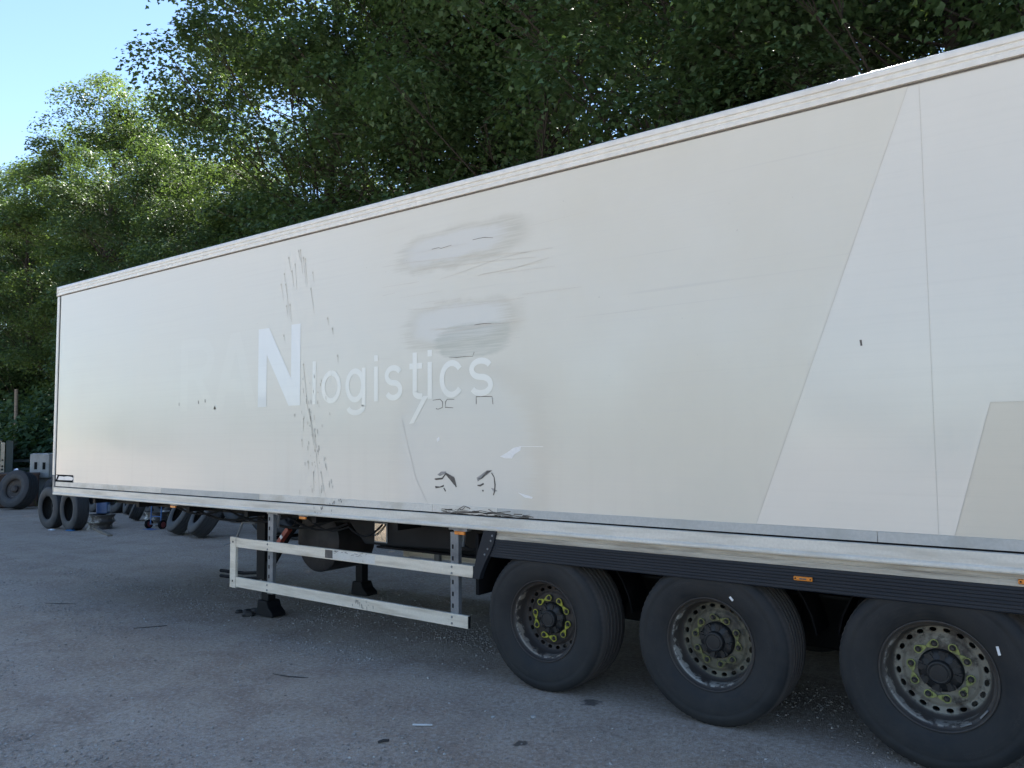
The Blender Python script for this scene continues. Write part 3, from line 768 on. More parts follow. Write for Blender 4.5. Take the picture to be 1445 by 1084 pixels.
# side guards
def guard(f):
    def bx(a, b, y0, y1, z0, z1):
        ya, yb = sorted((f(y0), f(y1))); return MB().box(a, b, ya, yb, z0, z1)
    u = bx(4.213, 7.40, 0.0, 0.030, 0.757, 0.852).build('guard_rail', M['alu'], TR, bevel=0.003)
    l = bx(4.213, 7.345, 0.0, 0.030, 0.352, 0.452).build('guard_rail', M['alu'], TR, bevel=0.003)
    bx(7.401, 7.407, 0.002, 0.029, 0.760, 0.849).build('end_cap', M['chassis'], u)
    bx(7.346, 7.351, 0.002, 0.029, 0.355, 0.449).build('end_cap', M['chassis'], l)
    up = bx(4.112, 4.210, -0.004, 0.028, 0.340, 0.858).build('guard_upright', M['alu'], TR, bevel=0.004)
    for z in (0.40, 0.80):
        bx(4.155, 4.172, -0.0065, -0.004, z, z + 0.018).build('bolt', M['chassis'], up)
    for x0, z0, z1 in ((4.70, 0.33, 1.12), (7.135, 0.43, 1.10)):
        p = bx(x0, x0 + 0.085, 0.033, 0.075, z0, z1).build('guard_post', M['galv'], TR, bevel=0.002)
        z = z0 + 0.06
        while z < z1 - 0.05:
            bx(x0 + 0.018, x0 + 0.034, 0.0305, 0.034, z, z + 0.035).build('slot', M['hole'], p)
            z += 0.095
    return u, l
gu, gl = guard(lambda y: y)
guard(lambda y: YW - y)
# torn sticker and specks on the near guard
MB().box(5.615, 5.72, -0.0015, 0.001, 0.768, 0.842).build('torn_sticker', M['grimeline'], gu)
MB().box(5.722, 6.28, -0.001, 0.001, 0.766, 0.844).build('torn_sticker', M['strip_beige'], gu)
mk = MB()
for k in range(16):
    x = rnd.uniform(5.72, 6.2); z = rnd.choice((0.838, 0.835, rnd.uniform(0.775, 0.835)))
    mk.strip([(x, z), (x + rnd.uniform(0.01, 0.05), z + rnd.uniform(-0.01, 0.01))], 0.004, -0.0022)
for k in range(14):
    x = rnd.uniform(5.93, 6.28); z = rnd.uniform(0.37, 0.445)
    mk.strip([(x, z), (x + 0.003, z - rnd.uniform(0.008, 0.04))], 0.005, -0.0015)
kind(mk.build('spatter', M['grimeline'], gl), 'stuff')

# underbody: chassis beams, cross members, box, tank, landing legs
for y in (0.72, 1.76):
    MB().prism_x([(y - .06, 1.138), (y + .06, 1.138), (y + .06, 1.12), (y + .008, 1.12), (y + .008, .80), (y + .06, .80), (y + .06, .78), (y - .06, .78), (y - .06, .80), (y - .008, .80), (y - .008, 1.12), (y - .06, 1.12)], 5.6, 13.4).build('chassis_beam', M['chassis'], TR)
    MB().prism_x([(y - .06, 1.138), (y + .06, 1.138), (y + .06, 1.00), (y - .06, 1.00)], 0.4, 5.6).build('chassis_beam', M['chassis'], TR)
for i in range(12):
    x = 0.9 + i * 1.1
    MB().box(x, x + 0.06, 0.1, YW - 0.1, 1.06, 1.137).build('cross_member', M['chassis'], TR)
bx_ = MB().prism_y([(5.46, 1.137), (5.52, 1.03), (5.72, 0.855), (7.36, 0.90), (7.36, 1.137)], 0.40, 1.0).build('equipment_box', M['chassis'], TR, bevel=0.008)
pl = MB().box(5.86, 6.035, 0.386, 0.399, 0.885, 1.075).build('plate_frame', M['galv'], bx_, bevel=0.004)
MB().box(5.872, 6.023, 0.383, 0.387, 0.897, 1.063).build('polished_plate', M['mirror'], bx_)
MB().lathe([(0, 0.8), (0.30, 0.8), (0.345, 0.83), (0.345, 1.35), (0.30, 1.38), (0, 1.38)], 36, mtx=Matrix.Translation((4.50, 0, 0.76))).build('air_tank', M['brown'], TR, smooth=True)
def leg(y0):
    f = 1 if y0 < 1.2 else -1
    b = zg(3.87)
    o = MB().box(3.72, 3.87, y0 - .065, y0 + .065, 0.30, 1.09).build('landing_leg', M['chassis'], TR, bevel=0.006)
    MB().box(3.80, 3.925, y0 - .05, y0 + .05, b + 0.12, 0.5).build('inner_leg', M['chassis'], o, bevel=0.005)
    ft = MB().prism_y([(3.76, b), (4.06, b + .005), (4.05, b + 0.05), (3.98, b + 0.10), (3.945, b + 0.17), (3.785, b + 0.17), (3.775, b + 0.10), (3.76, b + 0.05)], y0 - .09, y0 + .09)
    ft.build('foot', M['chassis'], o, bevel=0.01)
    MB().tube([(4.40, y0, 0.98), (4.22, y0, 0.82), (3.93, y0, 0.47)], 0.035, 6).build('brace', M['chassis'], o)
    return o
l1 = leg(0.66); leg(2.05)
MB().box(-0.026, 0.026, -0.03, 0.03, -0.14, 0.14, Matrix.Translation((4.20, 0.60, 0.80)) @ Matrix.Rotation(math.radians(46), 4, 'Y')).build('red_brace', M['redpaint'], TR, bevel=0.004)
MB().box(-0.02, 0.02, -0.0345, -0.031, -0.02, 0.02, Matrix.Translation((4.20, 0.60, 0.80)) @ Matrix.Rotation(math.radians(46), 4, 'Y')).build('white_label', M['plate_white'], TR)
MB().tube([(3.69, 0.60, 0.92), (3.52, 0.55, 0.92), (3.42, 0.52, 0.70), (3.30, 0.46, 0.66)], 0.013, 6).build('crank_handle', M['galv'], TR)
MB().tube([(3.8, 0.75, 0.74), (3.8, 1.96, 0.74)], 0.022, 6).build('cross_shaft', M['chassis'], TR)
for z in (0.36, 0.30):
    MB().tube([(3.72, 0.64, z), (3.45, 0.62, z - 0.03), (3.05, 0.58, z - 0.03)], 0.02, 6).build('brace', M['chassis'], TR)

# air lines and cables slung under the floor, and fixing bolts on the guards
def line(pts, r, mat, nm='air_line'):
    q = []
    for a, b_ in zip(pts, pts[1:]):
        a, b_ = Vector(a), Vector(b_)
        for i in range(6):
            u = i / 6; p = a.lerp(b_, u); p.z -= 0.10 * math.sin(math.pi * u); q.append(p)
    q.append(Vector(pts[-1]))
    MB().tube(q, r, 6).build(nm, M[mat], TR, smooth=True)
line([(2.2, 0.40, 1.10), (3.4, 0.42, 1.08), (4.6, 0.36, 1.06), (5.5, 0.38, 1.04)], 0.012, 'chassis')
line([(2.4, 0.52, 1.08), (3.9, 0.50, 1.00), (5.2, 0.46, 1.05)], 0.014, 'chassis')
line([(6.9, 0.30, 1.08), (7.3, 0.30, 0.98), (7.7, 0.34, 1.05)], 0.013, 'chassis')
line([(4.9, 0.30, 1.12), (5.6, 0.30, 1.02), (6.0, 0.36, 1.06)], 0.010, 'chassis', 'cable')
for gx_, gr, zs in ((4.742, gu, (0.775, 0.825)), (7.177, gu, (0.775, 0.825)), (4.742, gl, (0.375, 0.425)), (7.177, gl, (0.375, 0.425))):
    for z in zs:
        MB().lathe([(0, -0.006), (0.008, -0.005), (0.010, 0.0)], 8, mtx=Matrix.Translation((gx_, 0.0, z))).build('bolt', M['galv'], gr)
for bx0 in (4.66, 7.10):
    MB().box(bx0, bx0 + 0.17, 0.05, 0.30, 1.115, 1.138).build('guard_bracket', M['galv'], TR, bevel=0.003)
    MB().prism_y([(bx0 + .03, 1.11), (bx0 + .15, 1.11), (bx0 + .13, 0.98), (bx0 + .05, 0.98)], 0.08, 0.10).build('guard_bracket', M['galv'], TR)
# suspension
MB().box(7.70, 11.2, 1.20, 1.36, 0.30, 1.06).build('centre_baffle', M['chassis'], TR, bevel=0.02)  # added slab, blocks the view through so the wheel gaps stay dark
TYR = 0.5186
AX = [8.0434, 9.3551, 10.6668]
for xa in AX:
    zc = 0.5 + 0.0181 * (xa - AX[0])
    MB().tube([(xa, 0.25, zc), (xa, YW - 0.25, zc)], 0.07, 12).build('axle', M['chassis'], TR)
    for y in (0.72, 1.76):
        MB().prism_y([(xa - 0.55, 0.78), (xa - 0.42, 0.78), (xa - 0.36, 0.50), (xa + 0.3, zc + 0.05), (xa + 0.3, zc - 0.06), (xa - 0.40, 0.40), (xa - 0.55, 0.44)], y - 0.05, y + 0.05).build('trailing_arm', M['chassis'], TR)
        MB().lathe([(0.0, zc + 0.08), (0.12, zc + 0.08), (0.13, 0.70), (0.10, 0.78)], 16, 'z', Matrix.Translation((xa + 0.25, y, 0))).build('air_spring', M['black'], TR)

# wheel arches, added to darken the space between the wheels
def arch(xa, zc, ya, yb):
    n = 14; o = []
    for i in range(n + 1):
        a = math.radians(8 + 164 * i / n); o.append((xa + 0.60 * math.cos(a), min(1.06, zc + 0.60 * math.sin(a))))
    i_ = [(xa + (x - xa) * 0.985, z - 0.008) for x, z in o][::-1]
    MB().prism_y(o + i_, ya, yb).build('added_wheel_arch', M['black'], TR)
for xa in AX:
    zc = 0.5 + 0.0181 * (xa - AX[0])
    arch(xa, zc, 0.34, 0.62); arch(xa, zc, YW - 0.62, YW - 0.34)
    MB().box(xa + 0.62, xa + 0.64, YW - 0.62, YW - 0.06, 0.16, 1.05).build('mud_flap', M['black'], TR)  # unseen flaps added to shut out the bright gap beyond the far wheels

# wheels
def tyre_mb(seg=112):
    half = [(0.292, 0.052), (0.297, 0.040), (0.305, 0.036), (0.325, 0.023), (0.36, 0.012), (0.40, 0.006), (0.43, 0.005), (0.445, 0.008), (0.448, 0.006), (0.475, 0.013), (0.495, 0.024), (0.508, 0.036), (0.514, 0.050), (0.5175, 0.060)]
    tread = []
    y = 0.060
    for gcen in (0.110, 0.158, 0.206, 0.254, 0.302):
        tread += [(TYR, gcen - 0.008), (TYR - 0.011, gcen - 0.004), (TYR - 0.011, gcen + 0.004), (TYR, gcen + 0.008)]
    other = [(r, 0.412 - y) for r, y in half][::-1]
    p = half + tread + other
    sh = {11, 12, 13}
    return MB().lathe(p, seg, wob=lambda i, j: (-0.0035 if (j in sh and i % 2) else 0.0))
TYRE_MESH = tyre_mb(160).build('tyre', M['tyre'], smooth=True, auto=50)
_t = TYRE_MESH.data; bpy.data.objects.remove(TYRE_MESH); TYRE_MESH = _t
def rim_mb(full=True):
    b = MB()
    b.lathe([(0.292, 0.050), (0.2985, 0.036), (0.294, 0.0325), (0.289, 0.036), (0.286, 0.052), (0.279, 0.062), (0.268, 0.070), (0.263, 0.085), (0.262, 0.13), (0.256, 0.16), (0.247, 0.174), (0.240, 0.180)], 72)
    n = 20; r0, r1 = 0.205, 0.240
    yy = lambda r: 0.180 + (0.240 - r) / 0.035 * 0.008
    for k in range(n):
        t0 = 2 * math.pi * k / n; dt = 2 * math.pi / n
        outer = [(0, r0), (.5, r0), (1, r0), (1, (r0 + r1) / 2), (1, r1), (.5, r1), (0, r1), (0, (r0 + r1) / 2)]
        inner = [(.5 + .29 * math.cos(a), (r0 + r1) / 2 + 0.0135 * math.sin(a)) for a in [math.radians(d) for d in (225, 270, 315, 0, 45, 90, 135, 180)]]
        def pt(q, dy=0.0):
            t = t0 + q[0] * dt; return (q[1] * math.cos(t), yy(q[1]) + dy, q[1] * math.sin(t))
        vs = [pt(q) for q in outer] + [pt(q) for q in inner] + [pt(q, 0.018) for q in inner]
        fs = [(i, (i + 1) % 8, 8 + (i + 1) % 8, 8 + i) for i in range(8)] + [(8 + i, 8 + (i + 1) % 8, 16 + (i + 1) % 8, 16 + i) for i in range(8)]
        b.add(vs, fs)
    b.lathe([(0.205, 0.188), (0.196, 0.186), (0.188, 0.178), (0.182, 0.176), (0.118, 0.176)] + ([(0.112, 0.182)] if full else []), 72)
    # inner barrel so that the holes look into darkness
    b.lathe([(0.236, 0.20), (0.246, 0.24), (0.255, 0.36), (0.285, 0.372), (0.292, 0.360)], 48)
    return b
def hub_mb():
    b = MB()
    b.lathe([(0.118, 0.178), (0.117, 0.168), (0.112, 0.160), (0.106, 0.150), (0.098, 0.146), (0.090, 0.142), (0.075, 0.138), (0.066, 0.134)], 48)
    b.lathe([(0.066, 0.136), (0.064, 0.108), (0.060, 0.102), (0.054, 0.100), (0.052, 0.104), (0.046, 0.105), (0.044, 0.102), (0.0, 0.101)], 40)
    for k in range(8):
        m = Matrix.Rotation(2 * math.pi * k / 8 + 0.2, 4, 'Y')
        b.box(0.064, 0.108, 0.132, 0.156, -0.012, 0.012, m)
        b.box(0.088, 0.111, 0.140, 0.168, -0.024, 0.024, m)
    return b
def nut_mb(x, z):
    m = Matrix.Translation((x, 0, z))
    b = MB()
    b.lathe([(0.019, 0.177), (0.019, 0.171), (0.0165, 0.169)], 14, mtx=m)
    b.lathe([(0.0165, 0.170), (0.0160, 0.150), (0.012, 0.1475)], 6, mtx=m)
    b.lathe([(0.010, 0.150), (0.010, 0.139), (0.0085, 0.137), (0, 0.137)], 10, mtx=m)
    return b
def indicator_mb(a, c, y=0.158):
    b = MB()
    A = Vector((a[0], 0, a[1])); C = Vector((c[0], 0, c[1])); d = (C - A).normalized(); nn = Vector((-d.z, 0, d.x))
    for p in (A, C):
        m = Matrix.Translation((p.x, 0, p.z))
        b.lathe([(0.0175, y), (0.0175, y - 0.006), (0.0235, y - 0.006), (0.0235, y)], 20, mtx=m, closed=True)
    mid = (A + C) / 2
    for p, s in ((A, 1), (C, -1)):
        e = p + d * s * 0.019
        tip = mid + d * s * 0.003
        q = [e + nn * 0.019, e - nn * 0.019, tip - nn * 0.002, tip + nn * 0.002]
        vs = [(v.x, y - 0.006, v.z) for v in q] + [(v.x, y, v.z) for v in q]
        b.add(vs, [(0, 1, 2, 3), (7, 6, 5, 4), (0, 4, 5, 1), (1, 5, 6, 2), (2, 6, 7, 3), (3, 7, 4, 0)])
    return b
def wheel(xa, zc, rim_m, ind, rot, labels=None, near=True):
    w = rim_mb().build('wheel', M[rim_m], smooth=True, auto=35)
    w.parent = TR
    w.location = Vector((xa, 0.0 if near else YW, zc)) - Vector(TR.location)
    if not near: w.rotation_euler = (0, 0, math.pi)
    if labels: w['label'] = labels
    ty = bpy.data.objects.new('tyre', TYRE_MESH); COL.objects.link(ty); ty.parent = w
    ty.rotation_euler = (0, rnd.uniform(0, 6), 0)
    hub_mb().build('hub', M['hub'], smooth=True, auto=35).parent = w
    if near:
        pos = []
        for k in range(10):
            t = rot + 2 * math.pi * k / 10
            pos.append((0.1500 * math.cos(t), 0.1500 * math.sin(t)))
        for p in pos:
            nut_mb(*p).build('wheel_nut', M['nut'], smooth=True, auto=30).parent = w
        for k in range(5):
            indicator_mb(pos[2 * k], pos[2 * k + 1]).build('nut_indicator', M[ind], smooth=True, auto=30).parent = w
    return w
w1 = wheel(AX[0], 0.5, 'rim1', 'yellow', math.radians(98), 'rusty dark wheel with bright yellow nut indicators')
w2 = wheel(AX[1], 0.5237, 'rim2', 'olive', math.radians(62), 'grimy olive wheel with dull nut indicators')
w3 = wheel(AX[2], 0.5475, 'rim3', 'lime', math.radians(100), 'pale grey wheel with faded lime nut indicators')
for i, xa in enumerate(AX):
    wheel(xa, 0.5 + 0.0237 * i, 'rim1', 'olive', 0, None, False)
# little balance weights and tyre tags
for w, r, a, s in ((w2, 0.355, 62, 0.030), (w3, 0.352, 32, 0.045)):
    m = Matrix.Rotation(-math.radians(a), 4, 'Y') @ Matrix.Translation((r, 0.0, 0))
    MB().box(-0.006, 0.006, 0.006, 0.0135, -s / 2, s / 2, m @ Matrix.Rotation(0.35, 4, 'Y')).build('tyre_tag', M['plate_white']).parent = w
for a in (-62, -38):
    m = Matrix.Rotation(-math.radians(a), 4, 'Y') @ Matrix.Translation((0.272, 0.0, 0))
    MB().box(-0.004, 0.004, 0.054, 0.064, -0.03, 0.03, m).build('balance_weight', M['galv']).parent = w3

# ------------------------------------------------------------------ lettering and marks on the near side
def poly_letter(ch, x0, x1, z0, z1, mat):
    st = 0.21
    if ch == 'N': P = [[(0, 0), (.21, 0), (.21, .62), (.21, 1), (0, 1)], [(.21, 1), (.21, .66), (.74, 0), (.79, 0), (.79, .34), (.26, 1)], [(.79, 0), (1, 0), (1, 1), (.79, 1)]]
    elif ch == 'M': P = [[(0, 0), (.17, 0), (.17, 1), (0, 1)], [(.17, 1), (.17, .7), (.5, 0), (.5, .33), (.28, 1)], [(.5, 0), (.83, .7), (.83, 1), (.72, 1), (.5, .33)], [(.83, 0), (1, 0), (1, 1), (.83, 1)]]
    elif ch == 'A': P = [[(0, 0), (.22, 0), (.52, .78), (.50, 1), (.39, 1)], [(.78, 0), (1, 0), (.61, 1), (.50, 1), (.52, .78)], [(.31, .22), (.695, .22), (.63, .39), (.375, .39)]]
    elif ch == 'R':
        P = [[(0, 0), (.2, 0), (.2, 1), (0, 1)], [(.2, .84), (.55, .84), (.55, 1), (.2, 1)], [(.2, .42), (.55, .42), (.55, .58), (.2, .58)], [(.42, .42), (.60, .42), (1, 0), (.76, 0)]]
        n = 10
        for i in range(n):
            a, b = [-math.pi / 2 + math.pi * k / n for k in (i, i + 1)]
            P.append([(.55 + .19 * math.cos(a), .71 + .13 * math.sin(a)), (.55 + .38 * math.cos(a), .71 + .29 * math.sin(a)), (.55 + .38 * math.cos(b), .71 + .29 * math.sin(b)), (.55 + .19 * math.cos(b), .71 + .13 * math.sin(b))])
    else:
        P = []; n = 28
        for i in range(n):
            a, b = [2 * math.pi * k / n for k in (i, i + 1)]
            P.append([(.5 + .29 * math.cos(a), .5 + .35 * math.sin(a)), (.5 + .5 * math.cos(a), .5 + .5 * math.sin(a)), (.5 + .5 * math.cos(b), .5 + .5 * math.sin(b)), (.5 + .29 * math.cos(b), .5 + .35 * math.sin(b))])
    b = MB()
    y = -0.0022 if ch == 'N' else -0.0004
    for i, p in enumerate(P):
        yy = y - 0.0001 * (i % 3 if ch in 'AMNR' else 0)
        b.add([(x0 + u * (x1 - x0), yy, z0 + v * (z1 - z0)) for u, v in p], [tuple(range(len(p)))])
    return b.build('letter', mat, TR)
for ch, box in BIG:
    m = {'M': 'letter_ghost', 'O': 'letter_ghost', 'R': 'letter_faint', 'A': 'letter_faint', 'N': 'letter_n'}[ch]
    o = poly_letter(ch, box[0], box[1], 2.195 if ch != 'O' else 2.185, 2.995 if ch != 'O' else 3.005, M[m])
    o['label'] = {'M': 'almost vanished ghost of a big letter', 'O': 'almost vanished ghost of a big round letter', 'R': 'faint big letter R', 'A': 'faint big letter A', 'N': 'bright big letter N'}[ch]
def stroke_letter(ch, x0, x1, w):
    z0, xh, asc = 2.197, 2.508, 2.61
    b = MB(); lev = [0]
    def rib(pts, k=1.0):
        pts = [Vector(p) for p in pts]; L = []; R = []
        for i, p in enumerate(pts):
            d = (pts[min(i + 1, len(pts) - 1)] - pts[max(i - 1, 0)]).normalized(); nn = Vector((-d.y, d.x)) * w * k / 2
            L.append(p + nn); R.append(p - nn)
        n = len(pts); lev[0] += 1
        b.add([(p.x, -0.0022 - 0.0002 * lev[0], p.y) for p in L + R], [(i, i + 1, n + i + 1, n + i) for i in range(n - 1)])
    def arc(cx, cz, rx, rz, a0, a1, n=22):
        return [(cx + rx * math.cos(math.radians(a0 + (a1 - a0) * i / n)), cz + rz * math.sin(math.radians(a0 + (a1 - a0) * i / n))) for i in range(n + 1)]
    cx = (x0 + x1) / 2; rx = (x1 - x0 - w) / 2; cz = (z0 + xh) / 2; rz = (xh - z0 - w) / 2
    if ch == 'l': rib([(cx, z0), (cx, asc)])
    elif ch == 'i':
        rib([(cx, z0), (cx, xh)]); rib([(cx, asc - 0.055), (cx, asc)])
    elif ch == 'o': rib(arc(cx, cz, rx, rz, 90, 450, 36))
    elif ch == 'c': rib(arc(cx, cz, rx, rz, 38, 322, 30))
    elif ch == 'g':
        xs = x1 - w / 2
        rib(arc(cx - 0.01, cz, rx, rz, 0, 360, 36)); rib([(xs, xh), (xs, 2.16)] + arc(cx, 2.165, rx, 0.062, 0, -165, 14))
    elif ch == 't':
        xs = x0 + 0.42 * (x1 - x0)
        rib([(xs, asc - 0.01), (xs, z0 + 0.065)] + arc(xs + 0.065, z0 + 0.065 + 0.0, 0.065, 0.065 - w / 2, 180, 270, 8) + [(x1, z0 + w / 2)]); rib([(x0, xh - w / 2), (x1, xh - w / 2)])
    elif ch == 's':
        top = arc(cx, cz + rz / 2, rx, rz / 2, 25, 270, 16); bot = arc(cx, cz - rz / 2, rx, rz / 2, 90, -155, 16)
        rib(top + bot[1:])
    o = b.build('letter', M['letter_word'], TR)
    return o
for ch, box in SMALL:
    stroke_letter(ch, box[0], box[1], 0.05)
MB().add([(x, -0.0028, z) for x, z in SLASH], [(0, 1, 2, 3)]).build('letter_tail', M['letter_word'], TR)

def flat(name, polys, mat, y=-0.0016):
    b = MB()
    for p in polys: b.add([(x, y, z) for x, z in p], [tuple(range(len(p)))])
    return b.build(name, mat, TR)
DEC = [(10.655, 3.851), (13.5, 3.851), (13.5, 2.035), (10.985, 2.035), (10.790, 1.3195), (9.700, 1.3195)]
MB().add([(x, -0.0014, z) for x, z in DEC] + [(x, -0.0002, z) for x, z in DEC], [tuple(range(6))] + [((i + 1) % 6, i, 6 + i, 6 + (i + 1) % 6) for i in range(6)]).build('white_graphic', M['vinyl'], TR)
MB().box(10.7115, 10.7135, -0.0024, -0.0012, 1.32, 3.85).build('panel_joint', M['joint'], TR)
MB().add([(x, -0.0008, z) for x, z in [(10.983, 2.032), (13.5, 2.032), (13.5, 1.3195), (10.792, 1.3195)]], [(0, 1, 2, 3)]).build('beige_graphic', M['beige_film'], TR)
bd = MB()
for a, c in zip(DEC, DEC[1:] + DEC[:1]): 
    if a[0] < 12 or c[0] < 12: bd.strip([a, c], 0.0028, -0.0020)
kind(bd.build('graphic_edge_dirt', M['joint'], TR), 'stuff')

b = MB()
for l in FAINT: b.strip(l, 0.0035, -0.0017, jitter=0.002)
for k in range(14):
    x = rnd.uniform(6.0, 8.4); z = rnd.uniform(2.5, 3.7); ln = rnd.uniform(0.15, 0.7)
    b.strip([(x, z), (x + ln, z + rnd.uniform(-0.015, 0.02))], rnd.uniform(0.0015, 0.003), -0.0017)
kind(b.build('scratches', M['faintmark'], TR), 'stuff')
b = MB()
for l in CRACK: b.strip(l, 0.004, -0.0018, jitter=0.003)
for l in PEN: b.strip(l, 0.006, -0.0018, jitter=0.0015)
for l in DENT_LINE: b.strip(l, 0.013, -0.0021, jitter=0.003)
for l in SCRAPE: b.strip(l, 0.008, -0.0085, jitter=0.006)
for k in range(40):
    x = rnd.uniform(7.0, 7.95); z = 1.268 + rnd.uniform(-0.012, 0.03) * (1 - abs(x - 7.4))
    b.strip([(x, z), (x + rnd.uniform(0.02, 0.12), z + rnd.uniform(-0.01, 0.01))], rnd.uniform(0.003, 0.008), -0.0088, jitter=0.003)
kind(b.build('dark_scrape_marks', M['grimeline'], TR), 'stuff')
for p in DENT_DARK: flat('dent_scar', [p], M['grimeline'], -0.0019)
for p in DENT_GREY: flat('dent_smudge', [p], M['greymark'], -0.0016)
for p in CHIP: flat('paint_chip', [p], M['chip'], -0.0018)
b = MB()
for l in DRIP:
    b.strip(l, 0.0055, -0.0024, jitter=0.003, taper=True)
    x, z = l[0]
    b.add([(x + 0.010 * math.cos(t) * rnd.uniform(.7, 1.2), -0.0026, z + 0.012 * math.sin(t)) for t in [i * 0.785 for i in range(8)]], [tuple(range(8))])
for k in range(60):
    t = rnd.random(); x = 5.30 + 0.35 * t + rnd.gauss(0, 0.12); z = 2.5 - 1.2 * t + rnd.uniform(-0.1, 0.1)
    if z > 1.3: b.strip([(x, z), (x + 0.004, z - rnd.uniform(0.01, 0.05))], rnd.uniform(0.005, 0.010), -0.0024)
kind(b.build('drip_marks', M['drip'], TR), 'stuff')
b = MB()
for k in range(22):
    x = rnd.uniform(5.45, 5.85); z = rnd.uniform(1.16, 1.33)
    b.strip([(x, z), (x + 0.004, z - rnd.uniform(0.01, 0.03))], 0.007, -0.017 if z < 1.25 else -0.0085)
kind(b.build('drip_spots', M['grimeline'], TR), 'stuff')
b = MB()
for (x, z) in ((3.08, 2.29), (3.47, 2.30), (3.60, 2.31), (10.35, 2.42)):
    b.strip([(x, z), (x + 0.004, z - 0.035)], 0.012, -0.0165 if z < 1.3 else -0.0024)
kind(b.build('dark_spots', M['grimeline'], TR), 'stuff')
# plate with torn black border by the front corner
lp = MB().box(0.06, 0.56, -0.004, 0.001, 1.325, 1.405).build('number_plate', M['plate_white'], TR)
b = MB()
for p in ([(0.05, 1.415), (0.56, 1.415), (0.56, 1.390), (0.40, 1.399), (0.30, 1.390), (0.12, 1.398)], [(0.06, 1.318), (0.56, 1.318), (0.56, 1.346), (0.06, 1.342)], [(0.52, 1.338), (0.56, 1.338), (0.56, 1.362), (0.545, 1.355)], [(0.52, 1.40), (0.56, 1.40), (0.56, 1.375)], [(0.055, 1.334), (0.10, 1.334), (0.16, 1.398), (0.11, 1.404)]):
    b.add([(x, -0.0052, z) for x, z in p], [tuple(range(len(p)))])
b.build('plate_border', M['black'], lp)
# ------------------------------------------------------------------ the yard beyond the trailer
def yard_tyre(label, x, y, axis_rz, lean=0.0, R=0.525, w=0.31, group='scrap lorry tyres lying about the yard', rim=None, sink=0.01, worn_=0.011):
    """a loose tyre: axis along local y, turned by axis_rz and leaned over"""
    ri = R * 0.555
    h = w / 2
    t = thing('tyre', label, 'tyre', (x, y, zg(x)), group, True, (0, 0, axis_rz))
    half = [(ri + .03, -h + .05), (ri, -h + .035), (ri + .012, -h + .018), (ri + .08, -h + .004), (R * .80, -h), (R * .90, -h + .012), (R * .965, -h + .028), (R - .002, -h + .045)]
    n = 4
    tr = []
    for i in range(n):
        c = -h + .045 + (w - .09) * (i + .5) / n + 0.0
        tr += [(R, c - .012), (R - worn_, c - .006), (R - worn_, c + .006), (R, c + .012)]
    p = half + tr + [(r, -a) for r, a in half][::-1]
    m = Matrix.Rotation(lean, 4, 'X')
    zmin = min((m @ Vector((0, a, -r))).z for r, a in p)
    m = Matrix.Translation((0, 0, -zmin - sink)) @ m
    o = MB().lathe(p, 64).build('casing', M['tyre_old'], t, smooth=True, auto=45)
    o.matrix_local = m
    if rim:
        q = MB()
        k = ri / 0.29
        q.lathe([(0.292 * k, -h + .05), (0.296 * k, -h + .03), (0.286 * k, -h + .03), (0.262 * k, -h + .06), (0.255 * k, -h + .12), (0.22 * k, -h + .15), (0.10 * k, -h + .15), (0.10 * k, -h + .10), (0.06 * k, -h + .06), (0, -h + .06)], 40)
        r_ = q.build('rim', M[rim], t, smooth=True, auto=35)
        r_.matrix_local = m
    return t
yard_tyre('black lorry tyre standing upright just left of the trailer front corner', -10.15, 4.30, math.radians(2))
yard_tyre('black lorry tyre standing under the trailer front corner, nearer of the upright pair', -9.00, 4.32, math.radians(-3), w=0.34)
yard_tyre('big black tyre with a dark hub leaning on the rusty steel box', -19.0, 6.9, math.radians(22), math.radians(-14), R=0.66, w=0.5, rim='rim1')
yard_tyre('black tyre lying behind the big leaning tyre by the rusty box', -18.3, 8.0, math.radians(60), math.radians(-20), R=0.55, w=0.4)
yard_tyre('leaning tyre beside the amber lamp, left of the two under the trailer', -5.30, 5.05, math.radians(-14), math.radians(-27))
yard_tyre('leaning tyre with a worn inner ring, right of the two under the trailer', -4.15, 4.90, math.radians(-18), math.radians(-29), w=0.36)
yard_tyre('tyre propped up behind the flat wheel rims', -9.9, 6.5, math.radians(-30), math.radians(-22))
yard_tyre('tyre standing in the dark behind the two leaning tyres, farther right', -3.2, 5.9, math.radians(25), math.radians(-8))
yard_tyre('tyre standing in the dark gap between the leaning tyres and the landing leg', -1.9, 5.6, math.radians(40), math.radians(-6))
yard_tyre('upright tyre half hidden by the landing leg under the trailer', -0.6, 5.9, math.radians(10), math.radians(-10), w=0.36)

for i in range(8):  # added tyre row, a dark wall in front of the lit ground beyond
    x = -14.5 + i * 1.1
    yard_tyre('black tyre in the added row that makes a dark backdrop behind the rims and leaning tyres', x, 7.45 + rnd.uniform(-0.12, 0.15), math.radians(rnd.uniform(-25, 15)), math.radians(rnd.uniform(-14, -4)), w=rnd.choice((0.31, 0.36)), group='added row of tyres as a dark backdrop')
def flat_rim(label, x, y, z=0.0, s=1.0):
    t = thing('wheel_rim', label, 'wheel rim', (x, y, zg(x) + z), 'loose wheel rims lying flat', True)
    q = MB()
    q.lathe([(0.20, 0.12), (0.25, 0.05), (0.285, 0.03), (0.30, 0.0), (0.303, 0.03), (0.288, 0.045), (0.27, 0.075), (0.262, 0.15), (0.275, 0.20), (0.288, 0.23), (0.303, 0.25), (0.30, 0.275), (0.285, 0.25), (0.25, 0.22)], 40, 'z')
    q.lathe([(0.0, 0.125), (0.21, 0.12)], 40, 'z')
    for i, v in enumerate(q.v): q.v[i] = (v[0], v[1], v[2] * 0.66)
    q.build('rim_barrel', M['rim_flat'], t, smooth=True, auto=40)
    return t
flat_rim('dirty white rim lying flat by the upright tyre, bottom of its pair', -8.50, 4.72)
